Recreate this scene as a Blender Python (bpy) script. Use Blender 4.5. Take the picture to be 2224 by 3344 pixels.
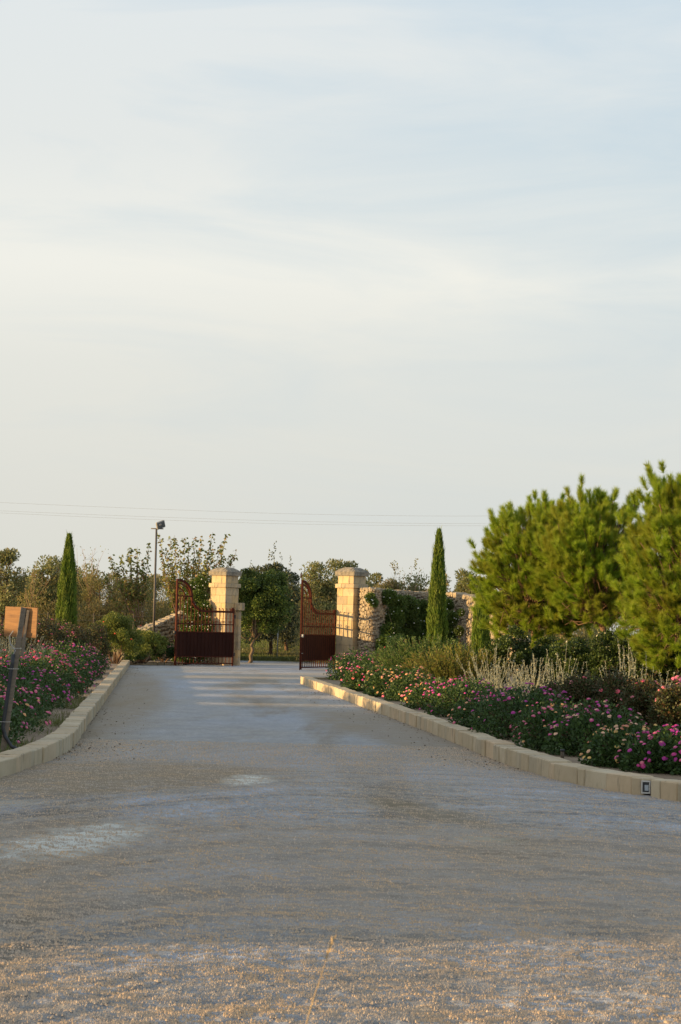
import bpy, math, random
import numpy as np
from mathutils import Matrix, Vector
R = math.radians
random.seed(7); rng = np.random.default_rng(11)
for o in list(bpy.data.objects): bpy.data.objects.remove(o)
sc = bpy.context.scene
# ------------------------------------------------------------ camera
F = 7000.0; W0, H0 = 2224.0, 3344.0; EYE = 1.6
PITCH = math.atan((2050-1672)/F); ROLL = R(1.3)
M = (Matrix.Rotation(math.pi/2+PITCH, 3, 'X') @ Matrix.Rotation(ROLL, 3, 'Z'))
cam_d = bpy.data.cameras.new('camera'); cam = bpy.data.objects.new('camera', cam_d)
sc.collection.objects.link(cam); sc.camera = cam
cam.matrix_world = Matrix.Translation((0,0,EYE)) @ M.to_4x4()
cam_d.sensor_fit = 'VERTICAL'; cam_d.sensor_height = 23.5; cam_d.sensor_width = 15.6
cam_d.lens = 23.5*F/H0; cam_d.clip_end = 6000; cam_d.clip_start = .1
cam_d.dof.use_dof = True; cam_d.dof.focus_distance = 70; cam_d.dof.aperture_fstop = 13
# ------------------------------------------------------------ world, sun, exposure
SUN_AZ = R(77); SUN_EL = R(5.8)              # travel direction: 77 deg to the right of the view axis
w = bpy.data.worlds.new('World'); sc.world = w; w.use_nodes = True
nt = w.node_tree; nt.nodes.clear()
def N(nt, t, **k):
    n = nt.nodes.new(t)
    for a, b in k.items(): setattr(n, a, b)
    return n
out = N(nt,'ShaderNodeOutputWorld'); bg = N(nt,'ShaderNodeBackground'); bg.inputs[1].default_value = .066
sky = N(nt,'ShaderNodeTexSky', sky_type='NISHITA', sun_disc=False, sun_elevation=SUN_EL, sun_rotation=math.pi+SUN_AZ)
sky.air_density = 1.0; sky.dust_density = 2.0
tc = N(nt,'ShaderNodeTexCoord'); sep = N(nt,'ShaderNodeSeparateXYZ'); nt.links.new(tc.outputs['Generated'], sep.inputs[0])
def ramp(nt, src, stops, interp='LINEAR'):
    r = N(nt,'ShaderNodeValToRGB'); e = r.color_ramp; e.interpolation = interp
    while len(e.elements) > 1: e.elements.remove(e.elements[-1])
    e.elements[0].position = stops[0][0]; e.elements[0].color = (*stops[0][1], 1)
    for p, c in stops[1:]:
        x = e.elements.new(p); x.color = (*c, 1)
    nt.links.new(src, r.inputs[0]); return r.outputs[0]
def mixc(nt, fac, a, b, mode='MIX'):
    m = N(nt,'ShaderNodeMix', data_type='RGBA', blend_type=mode)
    for s, i in ((fac,0),(a,6),(b,7)):
        if hasattr(s,'links'): nt.links.new(s, m.inputs[i])
        elif i == 0: m.inputs[0].default_value = s
        else: m.inputs[i].default_value = (*s, 1)
    return m.outputs[2]
def mth(nt, op, a, b=0.0, clamp=False):
    m = N(nt,'ShaderNodeMath', operation=op); m.use_clamp = clamp
    for s, i in ((a,0),(b,1)):
        if hasattr(s,'links'): nt.links.new(s, m.inputs[i])
        else: m.inputs[i].default_value = s
    return m.outputs[0]
def S(r,g,b,k=10): return tuple(k*((v/255/12.92) if v<10 else ((v/255+.055)/1.055)**2.4) for v in (r,g,b))
# thin high overcast: one veil colour by elevation, bluer gaps where the cloud is thin
veil = ramp(nt, sep.outputs[2], [(0,S(219,219,210)),(.06,S(222,222,215)),(.12,S(229,229,222)),(.165,S(241,240,232)),(.22,S(229,232,230)),(.30,S(226,232,234)),(.5,S(212,217,221)),(1,S(200,208,218))])
blue = ramp(nt, sep.outputs[2], [(0,S(214,217,212)),(.10,S(212,219,220)),(.2,S(205,219,226)),(.3,S(188,211,228)),(.6,S(178,195,213)),(1,S(168,186,208))])
mp = N(nt,'ShaderNodeMapping'); nt.links.new(tc.outputs['Generated'], mp.inputs[0])
mp.inputs['Rotation'].default_value = (0, R(-6), 0); mp.inputs['Scale'].default_value = (1.6, 1, 9)
nz = N(nt,'ShaderNodeTexNoise'); nz.inputs['Scale'].default_value = 3.2; nz.inputs['Detail'].default_value = 7; nz.inputs['Roughness'].default_value = .58; nz.inputs['Distortion'].default_value = .6
nt.links.new(mp.outputs[0], nz.inputs['Vector'])
side = mth(nt,'MULTIPLY_ADD', sep.outputs[0], 1.9); side.node.inputs[2].default_value = -.02   # thinner cloud away from the sun
f = mth(nt,'ADD', mth(nt,'MULTIPLY_ADD', nz.outputs[0], 1.9), side)
nt.nodes[f.node.name].inputs[0].links[0].from_node.inputs[2].default_value = -.68
f = mth(nt,'MULTIPLY', f, 1.0, True)
cl = mixc(nt, f, veil, blue)
skyc = mixc(nt, .9, sky.outputs[0], cl)
nt.links.new(skyc, bg.inputs[0]); nt.links.new(bg.outputs[0], out.inputs[0])
sd = bpy.data.lights.new('sun','SUN'); sun = bpy.data.objects.new('sun', sd); sc.collection.objects.link(sun)
sd.energy = 5.0; sd.angle = R(.6); sd.color = (1, .66, .29)
tv = Vector((math.sin(SUN_AZ)*math.cos(SUN_EL), math.cos(SUN_AZ)*math.cos(SUN_EL), -math.sin(SUN_EL)))
sun.rotation_euler = tv.to_track_quat('-Z','Y').to_euler()
sc.view_settings.view_transform = 'Standard'; sc.view_settings.look = 'None'; sc.view_settings.exposure = .72; sc.view_settings.gamma = 1
sc.render.resolution_x = 681; sc.render.resolution_y = 1024
# ------------------------------------------------------------ pixel helpers (photo pixels -> world)
def P(px, py, D):
    d = M @ Vector(((px-W0/2)/F, -(py-H0/2)/F, -1)); d *= D/d.y
    return np.array([d.x, d.y, d.z+EYE])
def G(px, py, z=0.0):
    d = M @ Vector(((px-W0/2)/F, -(py-H0/2)/F, -1)); d *= (z-EYE)/d.z
    return np.array([d.x, d.y, z])
def HOR(px): return 2050 + .0227*(px-1112)
def B(px, D):            # ground x,y under image column px at depth D
    py = HOR(px)+1.6*F/D
    p = P(px, py, D); return p[0], p[1]
def X(px, py, D): return P(px, py, D)[0]
def Z(px, py, D): return P(px, py, D)[2]
# ------------------------------------------------------------ materials
MATS = {}
def new_mat(name):
    m = bpy.data.materials.new(name); m.use_nodes = True; nt = m.node_tree
    b = nt.nodes['Principled BSDF']; o = nt.nodes['Material Output']; MATS[name] = m
    return m, nt, b, o
def tnoise(nt, scale, detail=4, rough=.55, vec=None, sc3=None, dist=0):
    n = N(nt,'ShaderNodeTexNoise'); n.inputs['Scale'].default_value = scale; n.inputs['Detail'].default_value = detail
    n.inputs['Roughness'].default_value = rough; n.inputs['Distortion'].default_value = dist
    t = N(nt,'ShaderNodeTexCoord')
    if sc3:
        mp = N(nt,'ShaderNodeMapping'); mp.inputs['Scale'].default_value = sc3[:3]
        if len(sc3) > 3: mp.inputs['Rotation'].default_value = (0,0,sc3[3])
        nt.links.new(t.outputs['Object'], mp.inputs[0]); nt.links.new(mp.outputs[0], n.inputs['Vector'])
    else: nt.links.new(t.outputs['Object'], n.inputs['Vector'])
    return n.outputs[0]
def leaf_mat(name, cols, patch=None, trans=.3, rough=.5, nsc=2.0):
    m, nt, b, o = new_mat(name)
    g = N(nt,'ShaderNodeNewGeometry'); k = len(cols)-1
    c = ramp(nt, g.outputs['Random Per Island'], [(i/k, cc) for i, cc in enumerate(cols)])
    if patch:
        f = ramp(nt, tnoise(nt, nsc, 3), [(.45,(0,0,0)),(.62,(1,1,1))])
        c = mixc(nt, mth(nt,'MULTIPLY', f, .75), c, patch)
    nt.links.new(c, b.inputs['Base Color']); b.inputs['Roughness'].default_value = rough
    b.inputs['Specular IOR Level'].default_value = .3
    tr = N(nt,'ShaderNodeBsdfTranslucent'); nt.links.new(c, tr.inputs[0])
    mx = N(nt,'ShaderNodeMixShader'); mx.inputs[0].default_value = trans
    nt.links.new(b.outputs[0], mx.inputs[1]); nt.links.new(tr.outputs[0], mx.inputs[2]); nt.links.new(mx.outputs[0], o.inputs[0])
    return m
def plain_mat(name, c1, c2, scale=4, rough=.7, metal=0, bump=0, bscale=40, island=None, sc3=None):
    m, nt, b, o = new_mat(name)
    c = mixc(nt, ramp(nt, tnoise(nt, scale, 5, .6, sc3=sc3), [(.35,(0,0,0)),(.65,(1,1,1))]), c1, c2)
    if island:
        g = N(nt,'ShaderNodeNewGeometry')
        c = mixc(nt, 1.0, c, ramp(nt, g.outputs['Random Per Island'], island), 'MULTIPLY')
    nt.links.new(c, b.inputs['Base Color']); b.inputs['Roughness'].default_value = rough; b.inputs['Metallic'].default_value = metal
    if bump:
        bp = N(nt,'ShaderNodeBump'); bp.inputs['Strength'].default_value = .8; bp.inputs['Distance'].default_value = bump
        nt.links.new(tnoise(nt, bscale, 4, .6), bp.inputs['Height']); nt.links.new(bp.outputs[0], b.inputs['Normal'])
    return m
def attr_mat(name, trans=.2, rough=.6):
    m, nt, b, o = new_mat(name); a = N(nt,'ShaderNodeVertexColor', layer_name='Col')
    nt.links.new(a.outputs[0], b.inputs['Base Color']); b.inputs['Roughness'].default_value = rough
    tr = N(nt,'ShaderNodeBsdfTranslucent'); nt.links.new(a.outputs[0], tr.inputs[0])
    mx = N(nt,'ShaderNodeMixShader'); mx.inputs[0].default_value = trans
    nt.links.new(b.outputs[0], mx.inputs[1]); nt.links.new(tr.outputs[0], mx.inputs[2]); nt.links.new(mx.outputs[0], o.inputs[0])
    return m
leaf_mat('pine', [(.12,.20,.012),(.24,.36,.02),(.35,.48,.035),(.42,.47,.07)], (.30,.30,.035), .38, nsc=.9)
leaf_mat('cypress', [(.06,.11,.015),(.12,.20,.02),(.21,.29,.03)], (.15,.19,.025), .12)
leaf_mat('olive', [(.13,.16,.06),(.22,.26,.10),(.32,.34,.15),(.30,.24,.11)], (.23,.21,.09), .45, nsc=.7)
leaf_mat('scrub', [(.24,.20,.08),(.34,.27,.11),(.44,.34,.16),(.22,.26,.08)], (.20,.22,.08), .45, nsc=.7)
leaf_mat('mulberry', [(.10,.14,.03),(.18,.22,.05),(.31,.30,.09),(.32,.19,.07)], None, .35)
leaf_mat('citrus', [(.05,.085,.02),(.08,.13,.03),(.17,.23,.045),(.28,.33,.07)], (.05,.075,.02), .3, .4, nsc=.9)
leaf_mat('greyolive', [(.08,.10,.05),(.13,.15,.08),(.19,.20,.11)], (.08,.09,.05), .2)
leaf_mat('laurel', [(.03,.055,.014),(.055,.085,.02),(.09,.13,.03)], None, .15, .35)
leaf_mat('lantana', [(.026,.055,.015),(.05,.10,.026),(.09,.15,.036)], (.045,.082,.02), .25)
leaf_mat('rose', [(.045,.065,.02),(.07,.095,.03),(.12,.06,.03),(.05,.08,.025)], (.06,.05,.025), .2)
leaf_mat('yellowshrub', [(.10,.15,.025),(.18,.22,.04),(.25,.26,.06),(.11,.15,.03)], (.12,.15,.03), .3)
leaf_mat('rosemary', [(.07,.13,.03),(.11,.18,.045),(.17,.24,.06)], None, .2)
leaf_mat('rosemary_brown', [(.15,.19,.035),(.22,.25,.05),(.24,.16,.05)], None, .25)
leaf_mat('silver', [(.27,.29,.21),(.40,.41,.31),(.32,.31,.22)], None, .2)
leaf_mat('greysantolina', [(.14,.18,.16),(.20,.24,.21),(.25,.28,.24)], None, .2)
leaf_mat('jasmine', [(.065,.11,.02),(.11,.18,.035),(.18,.25,.05)], (.09,.12,.03), .3)
leaf_mat('grassblade', [(.07,.12,.02),(.13,.17,.035),(.20,.19,.07)], (.17,.15,.06), .3, nsc=.3)
attr_mat('petals')
plain_mat('bark', (.11,.065,.04), (.20,.12,.07), 8, .9, bump=.02)
plain_mat('barklight', (.20,.14,.085), (.14,.10,.065), 8, .9, bump=.01)
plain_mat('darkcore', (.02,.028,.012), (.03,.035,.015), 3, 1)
plain_mat('twig', (.26,.17,.11), (.18,.12,.08), 5, .9)
ISL = [(0,(.68,.67,.66)),(.25,(1,.97,.92)),(.5,(.86,.82,.76)),(.75,(1.0,.90,.70)),(.9,(1,.97,.9)),(1,(.95,.66,.54))]
plain_mat('capstone', (.36,.31,.23), (.14,.13,.11), 6, .95, bump=.02, bscale=14)
plain_mat('drystone', (.44,.37,.26), (.33,.28,.21), 3, .95, bump=.01, bscale=25, island=[(0,(.72,.71,.70)),(.4,(1,.98,.95)),(.7,(.88,.85,.80)),(1,(1,.90,.76))])
plain_mat('darkjoint', (.05,.04,.028), (.09,.07,.05), 5, 1)
plain_mat('joint', (.15,.12,.085), (.20,.16,.11), 5, 1)
plain_mat('ironpaint', (.055,.013,.007), (.10,.026,.012), 9, .75, .0); MATS['ironpaint'].node_tree.nodes['Principled BSDF'].inputs['Specular IOR Level'].default_value=.15
plain_mat('ironpanel', (.028,.009,.006), (.042,.014,.009), 3, .75, .0, sc3=(1,1,.3)); MATS['ironpanel'].node_tree.nodes['Principled BSDF'].inputs['Specular IOR Level'].default_value=.12
plain_mat('polegrey', (.075,.065,.06), (.10,.09,.08), 6, .6, .1)
plain_mat('whitepaint', (.62,.60,.56), (.50,.48,.44), 9, .5)
plain_mat('black', (.02,.022,.028), (.035,.037,.042), 8, .45)
plain_mat('glass', (.10,.12,.13), (.16,.18,.19), 3, .12)
plain_mat('reflector', (.55,.62,.68), (.40,.45,.50), 8, .2, .6)
plain_mat('galv', (.42,.41,.38), (.32,.31,.28), 14, .55, .3)
plain_mat('cable', (.30,.30,.30), (.36,.36,.36), 2, .6)
plain_mat('peg', (.10,.075,.05), (.16,.12,.08), 9, .8)
plain_mat('drystalk', (.38,.26,.12), (.46,.33,.16), 5, .7)
plain_mat('pebble', (.64,.47,.30), (.50,.44,.37), 2, .85, island=[(0,(.72,.72,.74)),(.45,(.92,.91,.90)),(.9,(1.05,1.0,.93)),(1,(1.35,1.28,1.2))])
plain_mat('litter', (.10,.075,.045), (.19,.14,.08), 12, .9)
def kerb_material(name='kerbstone', a=(.57,.49,.35), b_=(.49,.41,.28), dark=(.20,.165,.12), isl=None, th=.57):
    m, nt, b, o = new_mat(name)
    g = N(nt,'ShaderNodeNewGeometry')
    c = mixc(nt, ramp(nt, tnoise(nt, 2.2, 6, .65), [(.35,(0,0,0)),(.62,(1,1,1))]), a, b_)
    c = mixc(nt, 1.0, c, ramp(nt, g.outputs['Random Per Island'], isl or [(0,(.72,.71,.70)),(.3,(1,.98,.95)),(.6,(.86,.82,.76)),(1,(1.04,.93,.84))]), 'MULTIPLY')
    st = ramp(nt, tnoise(nt, 3.4, 5, .6, sc3=(3.2,3.2,.8)), [(th,(0,0,0)),(th+.13,(1,1,1))])
    c = mixc(nt, mth(nt,'MULTIPLY', st, .8), c, dark)
    nt.links.new(c, b.inputs['Base Color']); b.inputs['Roughness'].default_value = .9
    bp = N(nt,'ShaderNodeBump'); bp.inputs['Strength'].default_value = .7; bp.inputs['Distance'].default_value = .006
    nt.links.new(tnoise(nt, 35, 4, .6), bp.inputs['Height']); nt.links.new(bp.outputs[0], b.inputs['Normal'])
kerb_material()
kerb_material('ashlar', (.66,.52,.31), (.52,.42,.28), (.24,.21,.16), ISL, .52)
def wood_mat(name, a, bb):
    m, nt, b, o = new_mat(name)
    n = tnoise(nt, 5, 5, .6, sc3=(1.2,1.2,7), dist=.8)
    c = mixc(nt, ramp(nt, n, [(.3,(0,0,0)),(.7,(1,1,1))]), a, bb)
    kn = ramp(nt, tnoise(nt, 9, 2), [(.66,(0,0,0)),(.72,(1,1,1))])
    c = mixc(nt, mth(nt,'MULTIPLY',kn,.5), c, tuple(v*.45 for v in a))
    nt.links.new(c, b.inputs['Base Color']); b.inputs['Roughness'].default_value = .6
wood_mat('board', (.22,.10,.035), (.38,.185,.06)); wood_mat('postwood', (.14,.11,.08), (.24,.19,.135))
def gravel_material():
    m, nt, b, o = new_mat('gravel')
    t = N(nt,'ShaderNodeTexCoord')
    big = tnoise(nt, .16, 5, .6, sc3=(1.6,.55,1,.12))
    fine = tnoise(nt, 2.2, 6, .7, sc3=(1,.6,1)); grit = tnoise(nt, 70, 3, .7); grit2 = tnoise(nt, 11, 3, .75)
    track = tnoise(nt, .5, 4, .6, sc3=(1.0,.12,1,.14), dist=.4)
    c = mixc(nt, ramp(nt, big, [(.36,(0,0,0)),(.64,(1,1,1))]), (.40,.435,.49), (.405,.39,.355))
    c = mixc(nt, mth(nt,'MULTIPLY', ramp(nt, track, [(.50,(0,0,0)),(.62,(1,1,1))]), .7), c, (.30,.25,.18))
    c = mixc(nt, 1.0, c, ramp(nt, fine, [(.3,(.85,.85,.86)),(.7,(1.12,1.11,1.09))]), 'MULTIPLY')
    c = mixc(nt, 1.0, c, ramp(nt, grit, [(.25,(.6,.6,.62)),(.5,(.98,.98,.98)),(.78,(1.5,1.48,1.42))]), 'MULTIPLY')
    c = mixc(nt, 1.0, c, ramp(nt, grit2, [(.3,(.78,.78,.79)),(.7,(1.2,1.19,1.17))]), 'MULTIPLY')
    sx = N(nt,'ShaderNodeSeparateXYZ'); nt.links.new(t.outputs['Object'], sx.inputs[0])
    x_ = sx.outputs[0]; xx = mth(nt,'SUBTRACT', x_, .4); q = mth(nt,'MULTIPLY', mth(nt,'MULTIPLY', xx, xx), .16)
    lf = mth(nt,'MULTIPLY', mth(nt,'MAXIMUM', mth(nt,'SUBTRACT', -.6, x_), 0), .9)
    bend = mth(nt,'ADD', mth(nt,'ADD', sx.outputs[1], q), lf)
    cv = N(nt,'ShaderNodeCombineXYZ'); nt.links.new(mth(nt,'MULTIPLY', x_, .35), cv.inputs[0]); nt.links.new(bend, cv.inputs[1])
    def arc(sc_, det): 
        n = N(nt,'ShaderNodeTexNoise'); n.inputs['Scale'].default_value = sc_; n.inputs['Detail'].default_value = det; n.inputs['Roughness'].default_value = .6; nt.links.new(cv.outputs[0], n.inputs['Vector']); return n.outputs[0]
    near = N(nt,'ShaderNodeMapRange'); nt.links.new(sx.outputs[1], near.inputs[0]); near.inputs[1].default_value = 18; near.inputs[2].default_value = 34; near.inputs[3].default_value = 1; near.inputs[4].default_value = 0
    c = mixc(nt, near.outputs[0], c, mixc(nt, 1.0, c, ramp(nt, arc(1.5,3), [(.36,(.74,.72,.68)),(.5,(.98,.97,.95)),(.64,(1.12,1.16,1.24))]), 'MULTIPLY'))
    c = mixc(nt, near.outputs[0], c, mixc(nt, 1.0, c, ramp(nt, arc(5.5,3), [(.34,(.80,.79,.77)),(.46,(1,1,1)),(.66,(1.08,1.08,1.09))]), 'MULTIPLY'))
    # pale cement-dust patches and sandy bands along the kerbs, at their places on the drive
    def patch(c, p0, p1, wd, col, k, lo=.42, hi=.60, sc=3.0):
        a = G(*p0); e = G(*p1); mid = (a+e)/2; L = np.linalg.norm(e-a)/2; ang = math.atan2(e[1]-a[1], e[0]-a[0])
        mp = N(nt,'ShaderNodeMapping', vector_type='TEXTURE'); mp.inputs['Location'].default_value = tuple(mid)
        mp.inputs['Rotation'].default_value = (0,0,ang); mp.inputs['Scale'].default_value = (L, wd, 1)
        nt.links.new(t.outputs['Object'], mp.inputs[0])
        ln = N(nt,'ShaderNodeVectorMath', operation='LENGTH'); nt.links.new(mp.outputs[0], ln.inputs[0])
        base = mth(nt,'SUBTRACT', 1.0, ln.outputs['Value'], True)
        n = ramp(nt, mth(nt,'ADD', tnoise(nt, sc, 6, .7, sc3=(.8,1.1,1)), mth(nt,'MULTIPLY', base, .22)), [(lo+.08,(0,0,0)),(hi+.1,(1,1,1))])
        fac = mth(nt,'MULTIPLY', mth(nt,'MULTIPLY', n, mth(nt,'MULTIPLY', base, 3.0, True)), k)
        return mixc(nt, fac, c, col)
    sand = (.32,.26,.18)
    c = patch(c, (1112,3120), (1112,2680), 6, (.42,.335,.235), .45, .05, .4)  # broad near patch of loose gravel; its tan adds sunlit warmth by colour
    c = patch(c, (1000,2300), (2500,2680), 1.5, sand, .75, .18, .5)
    c = patch(c, (440,2180), (120,2540), 1.5, sand, .75, .18, .5)
    c = patch(c, (-200,2620), (700,2480), 2.2, sand, .95, .2, .5)
    c = patch(c, (700,2200), (1150,2215), 9, (.40,.35,.28), .7, .2, .4)
    c = patch(c, (1150,2600), (1700,2740), .35, (.30,.25,.17), .7, .3, .5)
    c = patch(c, (1450,2740), (1760,2770), .22, (.52,.50,.40), .6, .4, .6)
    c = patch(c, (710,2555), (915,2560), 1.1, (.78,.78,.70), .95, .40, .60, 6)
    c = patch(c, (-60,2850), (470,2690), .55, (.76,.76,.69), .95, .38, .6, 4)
    c = patch(c, (-60,2655), (110,2620), .35, (.55,.53,.46), .6, .4, .6, 4)
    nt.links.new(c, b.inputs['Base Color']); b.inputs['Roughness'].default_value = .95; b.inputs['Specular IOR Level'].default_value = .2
    b1 = N(nt,'ShaderNodeBump'); b1.inputs['Strength'].default_value = .9; b1.inputs['Distance'].default_value = .05
    nt.links.new(tnoise(nt, 1.6, 3, .55, sc3=(.45,1.5,1,.15), dist=.8), b1.inputs['Height'])
    b2 = N(nt,'ShaderNodeBump'); b2.inputs['Strength'].default_value = .9; b2.inputs['Distance'].default_value = .03
    nt.links.new(tnoise(nt, 38, 5, .7), b2.inputs['Height']); nt.links.new(b1.outputs[0], b2.inputs['Normal']); nt.links.new(b2.outputs[0], b.inputs['Normal'])
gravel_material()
plain_mat('soil', (.20,.145,.095), (.28,.21,.14), 1.5, 1, bump=.03, bscale=9)
plain_mat('turf', (.10,.13,.035), (.17,.15,.06), .35, 1, bump=.05, bscale=4)
plain_mat('field', (.20,.14,.085), (.13,.12,.05), .08, 1, bump=.05, bscale=2)
# ------------------------------------------------------------ mesh helpers
class MB:
    """collects polygons; build() links them as ONE mesh object"""
    def __init__(s): s.v=[]; s.f=[]; s.c=[]; s.n=0
    def add(s, v, f, col=None):
        v = np.asarray(v, float).reshape(-1,3)
        s.v.append(v); s.f += [tuple(int(i)+s.n for i in q) for q in f]; s.n += len(v)
        if col is not None: s.c.append(np.broadcast_to(np.asarray(col,float), (len(v),3)))
    def build(s, name, mat, parent=None, smooth=False, loc=None):
        me = bpy.data.meshes.new(name); v = np.concatenate(s.v)
        me.from_pydata(v.tolist(), [], s.f); 
        if s.c:
            a = me.color_attributes.new('Col','FLOAT_COLOR','POINT'); c = np.concatenate(s.c)
            a.data.foreach_set('color', np.hstack([c, np.ones((len(c),1))]).ravel().astype(np.float32))
        if smooth: me.polygons.foreach_set('use_smooth', [True]*len(me.polygons))
        me.materials.append(MATS[mat]); me.update()
        return link(name, me, parent, loc)
def link(name, me, parent=None, loc=None):
    o = bpy.data.objects.new(name, me); sc.collection.objects.link(o)
    if parent: o.parent = parent
    if loc is not None: o.location = loc
    return o
def raw(name, V, k, mat, parent=None, col=None):
    """V: (n*k,3) vertices, every k of them one polygon"""
    n = len(V)//k; me = bpy.data.meshes.new(name)
    me.vertices.add(n*k); me.vertices.foreach_set('co', np.ascontiguousarray(V, dtype=np.float32).ravel())
    me.loops.add(n*k); me.loops.foreach_set('vertex_index', np.arange(n*k, dtype=np.int32))
    me.polygons.add(n); me.polygons.foreach_set('loop_start', np.arange(0,n*k,k,dtype=np.int32))
    me.update(calc_edges=True); me.materials.append(MATS[mat])
    return link(name, me, parent)
def raw_idx(name, V, Fc, mat, parent=None, col=None):
    k = Fc.shape[1]; n = len(Fc); me = bpy.data.meshes.new(name)
    me.vertices.add(len(V)); me.vertices.foreach_set('co', np.ascontiguousarray(V, dtype=np.float32).ravel())
    me.loops.add(n*k); me.loops.foreach_set('vertex_index', Fc.astype(np.int32).ravel())
    me.polygons.add(n); me.polygons.foreach_set('loop_start', np.arange(0,n*k,k,dtype=np.int32))
    me.update(calc_edges=True); me.materials.append(MATS[mat])
    if col is not None:
        a = me.color_attributes.new('Col','FLOAT_COLOR','POINT')
        a.data.foreach_set('color', np.hstack([col, np.ones((len(col),1))]).ravel().astype(np.float32))
    return link(name, me, parent)
def tag(o, label=None, cat=None, group=None, kind=None):
    if label: o['label'] = label
    if cat: o['category'] = cat
    if group: o['group'] = group
    if kind: o['kind'] = kind
    return o
def thing(name, loc, label, cat, group=None, rz=0):
    o = bpy.data.objects.new(name, None); sc.collection.objects.link(o); o.location = loc; o.rotation_euler = (0,0,rz)
    o.empty_display_size = .2
    return tag(o, label, cat, group)
def norm(a): return a/np.maximum(np.linalg.norm(a, axis=-1, keepdims=True), 1e-9)
def rdir(n): return norm(rng.normal(size=(n,3)))
def tube(mb, pts, rad, n=6, col=None):
    pts = np.asarray(pts, float); m = len(pts); rad = np.broadcast_to(rad, (m,))
    T = norm(np.gradient(pts, axis=0)); u = np.array([0,0,1.]) if abs(T[0][2]) < .9 else np.array([1.,0,0])
    V = []
    for i in range(m):
        u = u - T[i]*np.dot(u, T[i]); u /= max(np.linalg.norm(u),1e-9); v = np.cross(T[i], u)
        a = np.arange(n)*2*np.pi/n + np.pi/n
        V.append(pts[i] + rad[i]*(np.cos(a)[:,None]*u + np.sin(a)[:,None]*v))
    f = [(i*n+j, i*n+(j+1)%n, (i+1)*n+(j+1)%n, (i+1)*n+j) for i in range(m-1) for j in range(n)]
    f += [tuple(range(n))[::-1], tuple((m-1)*n+j for j in range(n))]
    mb.add(np.concatenate(V), f, col)
def cbox(mb, size, mat4=None, b=.01, jit=0, col=None):
    hx, hy, hz = [s/2 for s in size]; b = min(b, hx*.6, hy*.6, hz*.6); V = []; idx = {}
    for sx in (-1,1):
        for sy in (-1,1):
            for sz in (-1,1):
                for ax in range(3):
                    p = [hx-b, hy-b, hz-b]; p[ax] += b; idx[(sx,sy,sz,ax)] = len(V)
                    V.append((sx*p[0], sy*p[1], sz*p[2]))
    f = []
    for ax in range(3):
        o1, o2 = [a for a in range(3) if a != ax]
        for s in (-1,1):
            q = []
            for a, c in ((-1,-1),(1,-1),(1,1),(-1,1)):
                k = [0,0,0]; k[ax]=s; k[o1]=a; k[o2]=c; q.append(idx[(*k,ax)])
            f.append(q if (s>0)==(ax!=1) else q[::-1])
            for s2 in (-1,1):        # chamfers: edge between faces ax and o1
                pass
    for ax in range(3):              # edge direction ax, joining the other two axes' faces
        o1, o2 = [a for a in range(3) if a != ax]
        for a in (-1,1):
            for c in (-1,1):
                k0=[0,0,0]; k1=[0,0,0]; k0[ax]=-1; k1[ax]=1
                for k in (k0,k1): k[o1]=a; k[o2]=c
                f.append([idx[(*k0,o1)], idx[(*k1,o1)], idx[(*k1,o2)], idx[(*k0,o2)]])
    for sx in (-1,1):
        for sy in (-1,1):
            for sz in (-1,1): f.append([idx[(sx,sy,sz,a)] for a in range(3)])
    V = np.array(V)
    if jit: V = V + rng.uniform(-jit, jit, V.shape)
    if mat4 is not None: V = V @ np.array(mat4.to_3x3()).T + np.array(mat4.translation)
    mb.add(V, f, col)
def TM(x,y,z,rz=0): return Matrix.Translation((x,y,z)) @ Matrix.Rotation(rz,4,'Z')
def leafquads(p, d, L, Wd, droop=0):
    """diamond leaves at p, along d, random roll, length L width Wd (arrays)"""
    n = len(p); L = np.broadcast_to(L,(n,))[:,None]; Wd = np.broadcast_to(Wd,(n,))[:,None]
    r = norm(np.cross(d, rdir(n))); up = np.cross(r, d)
    mid = p + d*L*.45 + up*L*.06
    V = np.stack([p, mid + r*Wd*.5, p + d*L - up*L*droop, mid - r*Wd*.5], 1)
    return V.reshape(-1,3)
def shell(c, r, n, power=.4, zmin=None):
    d = rdir(n); rr = rng.random(n)**power
    return np.asarray(c) + d*rr[:,None]*np.asarray(r), d
def clumps(c, r, n, lo=.55, hi=.95, zlow=-1.0):
    d = rdir(n*3); d = d[d[:,2] > zlow][:n]
    return np.asarray(c) + d*np.asarray(r)*rng.uniform(lo,hi,(len(d),1)), d
def crown_leaves(c, r, ncl, nleaf, cr, L, Wd, zlow=-.8, up=.4, lo=.5, flat=.8):
    cc, cd = clumps(c, r, ncl, lo, .95, zlow); ps=[]; ds=[]
    for q in cc:
        s = cr*rng.uniform(.6,1.3); p, d = shell(q, (s,s,s*flat), nleaf//ncl, .45)
        ps.append(p); ds.append(norm(d*.8 + rdir(len(d))*.6 + np.array([0,0,up])))
    p = np.concatenate(ps); d = np.concatenate(ds)
    k = rng.uniform(.7,1.3,len(p)); return leafquads(p, d, L*k, Wd*k), cc
def limb(a, b, n=6, sag=0, wob=.06):
    a = np.asarray(a,float); b = np.asarray(b,float); t = np.linspace(0,1,n)[:,None]; L = np.linalg.norm(b-a)
    p = a + (b-a)*t; p[1:-1] += rng.normal(size=(n-2,3))*wob*L; p[:,2] += sag*L*np.sin(np.pi*t[:,0]); return p
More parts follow.
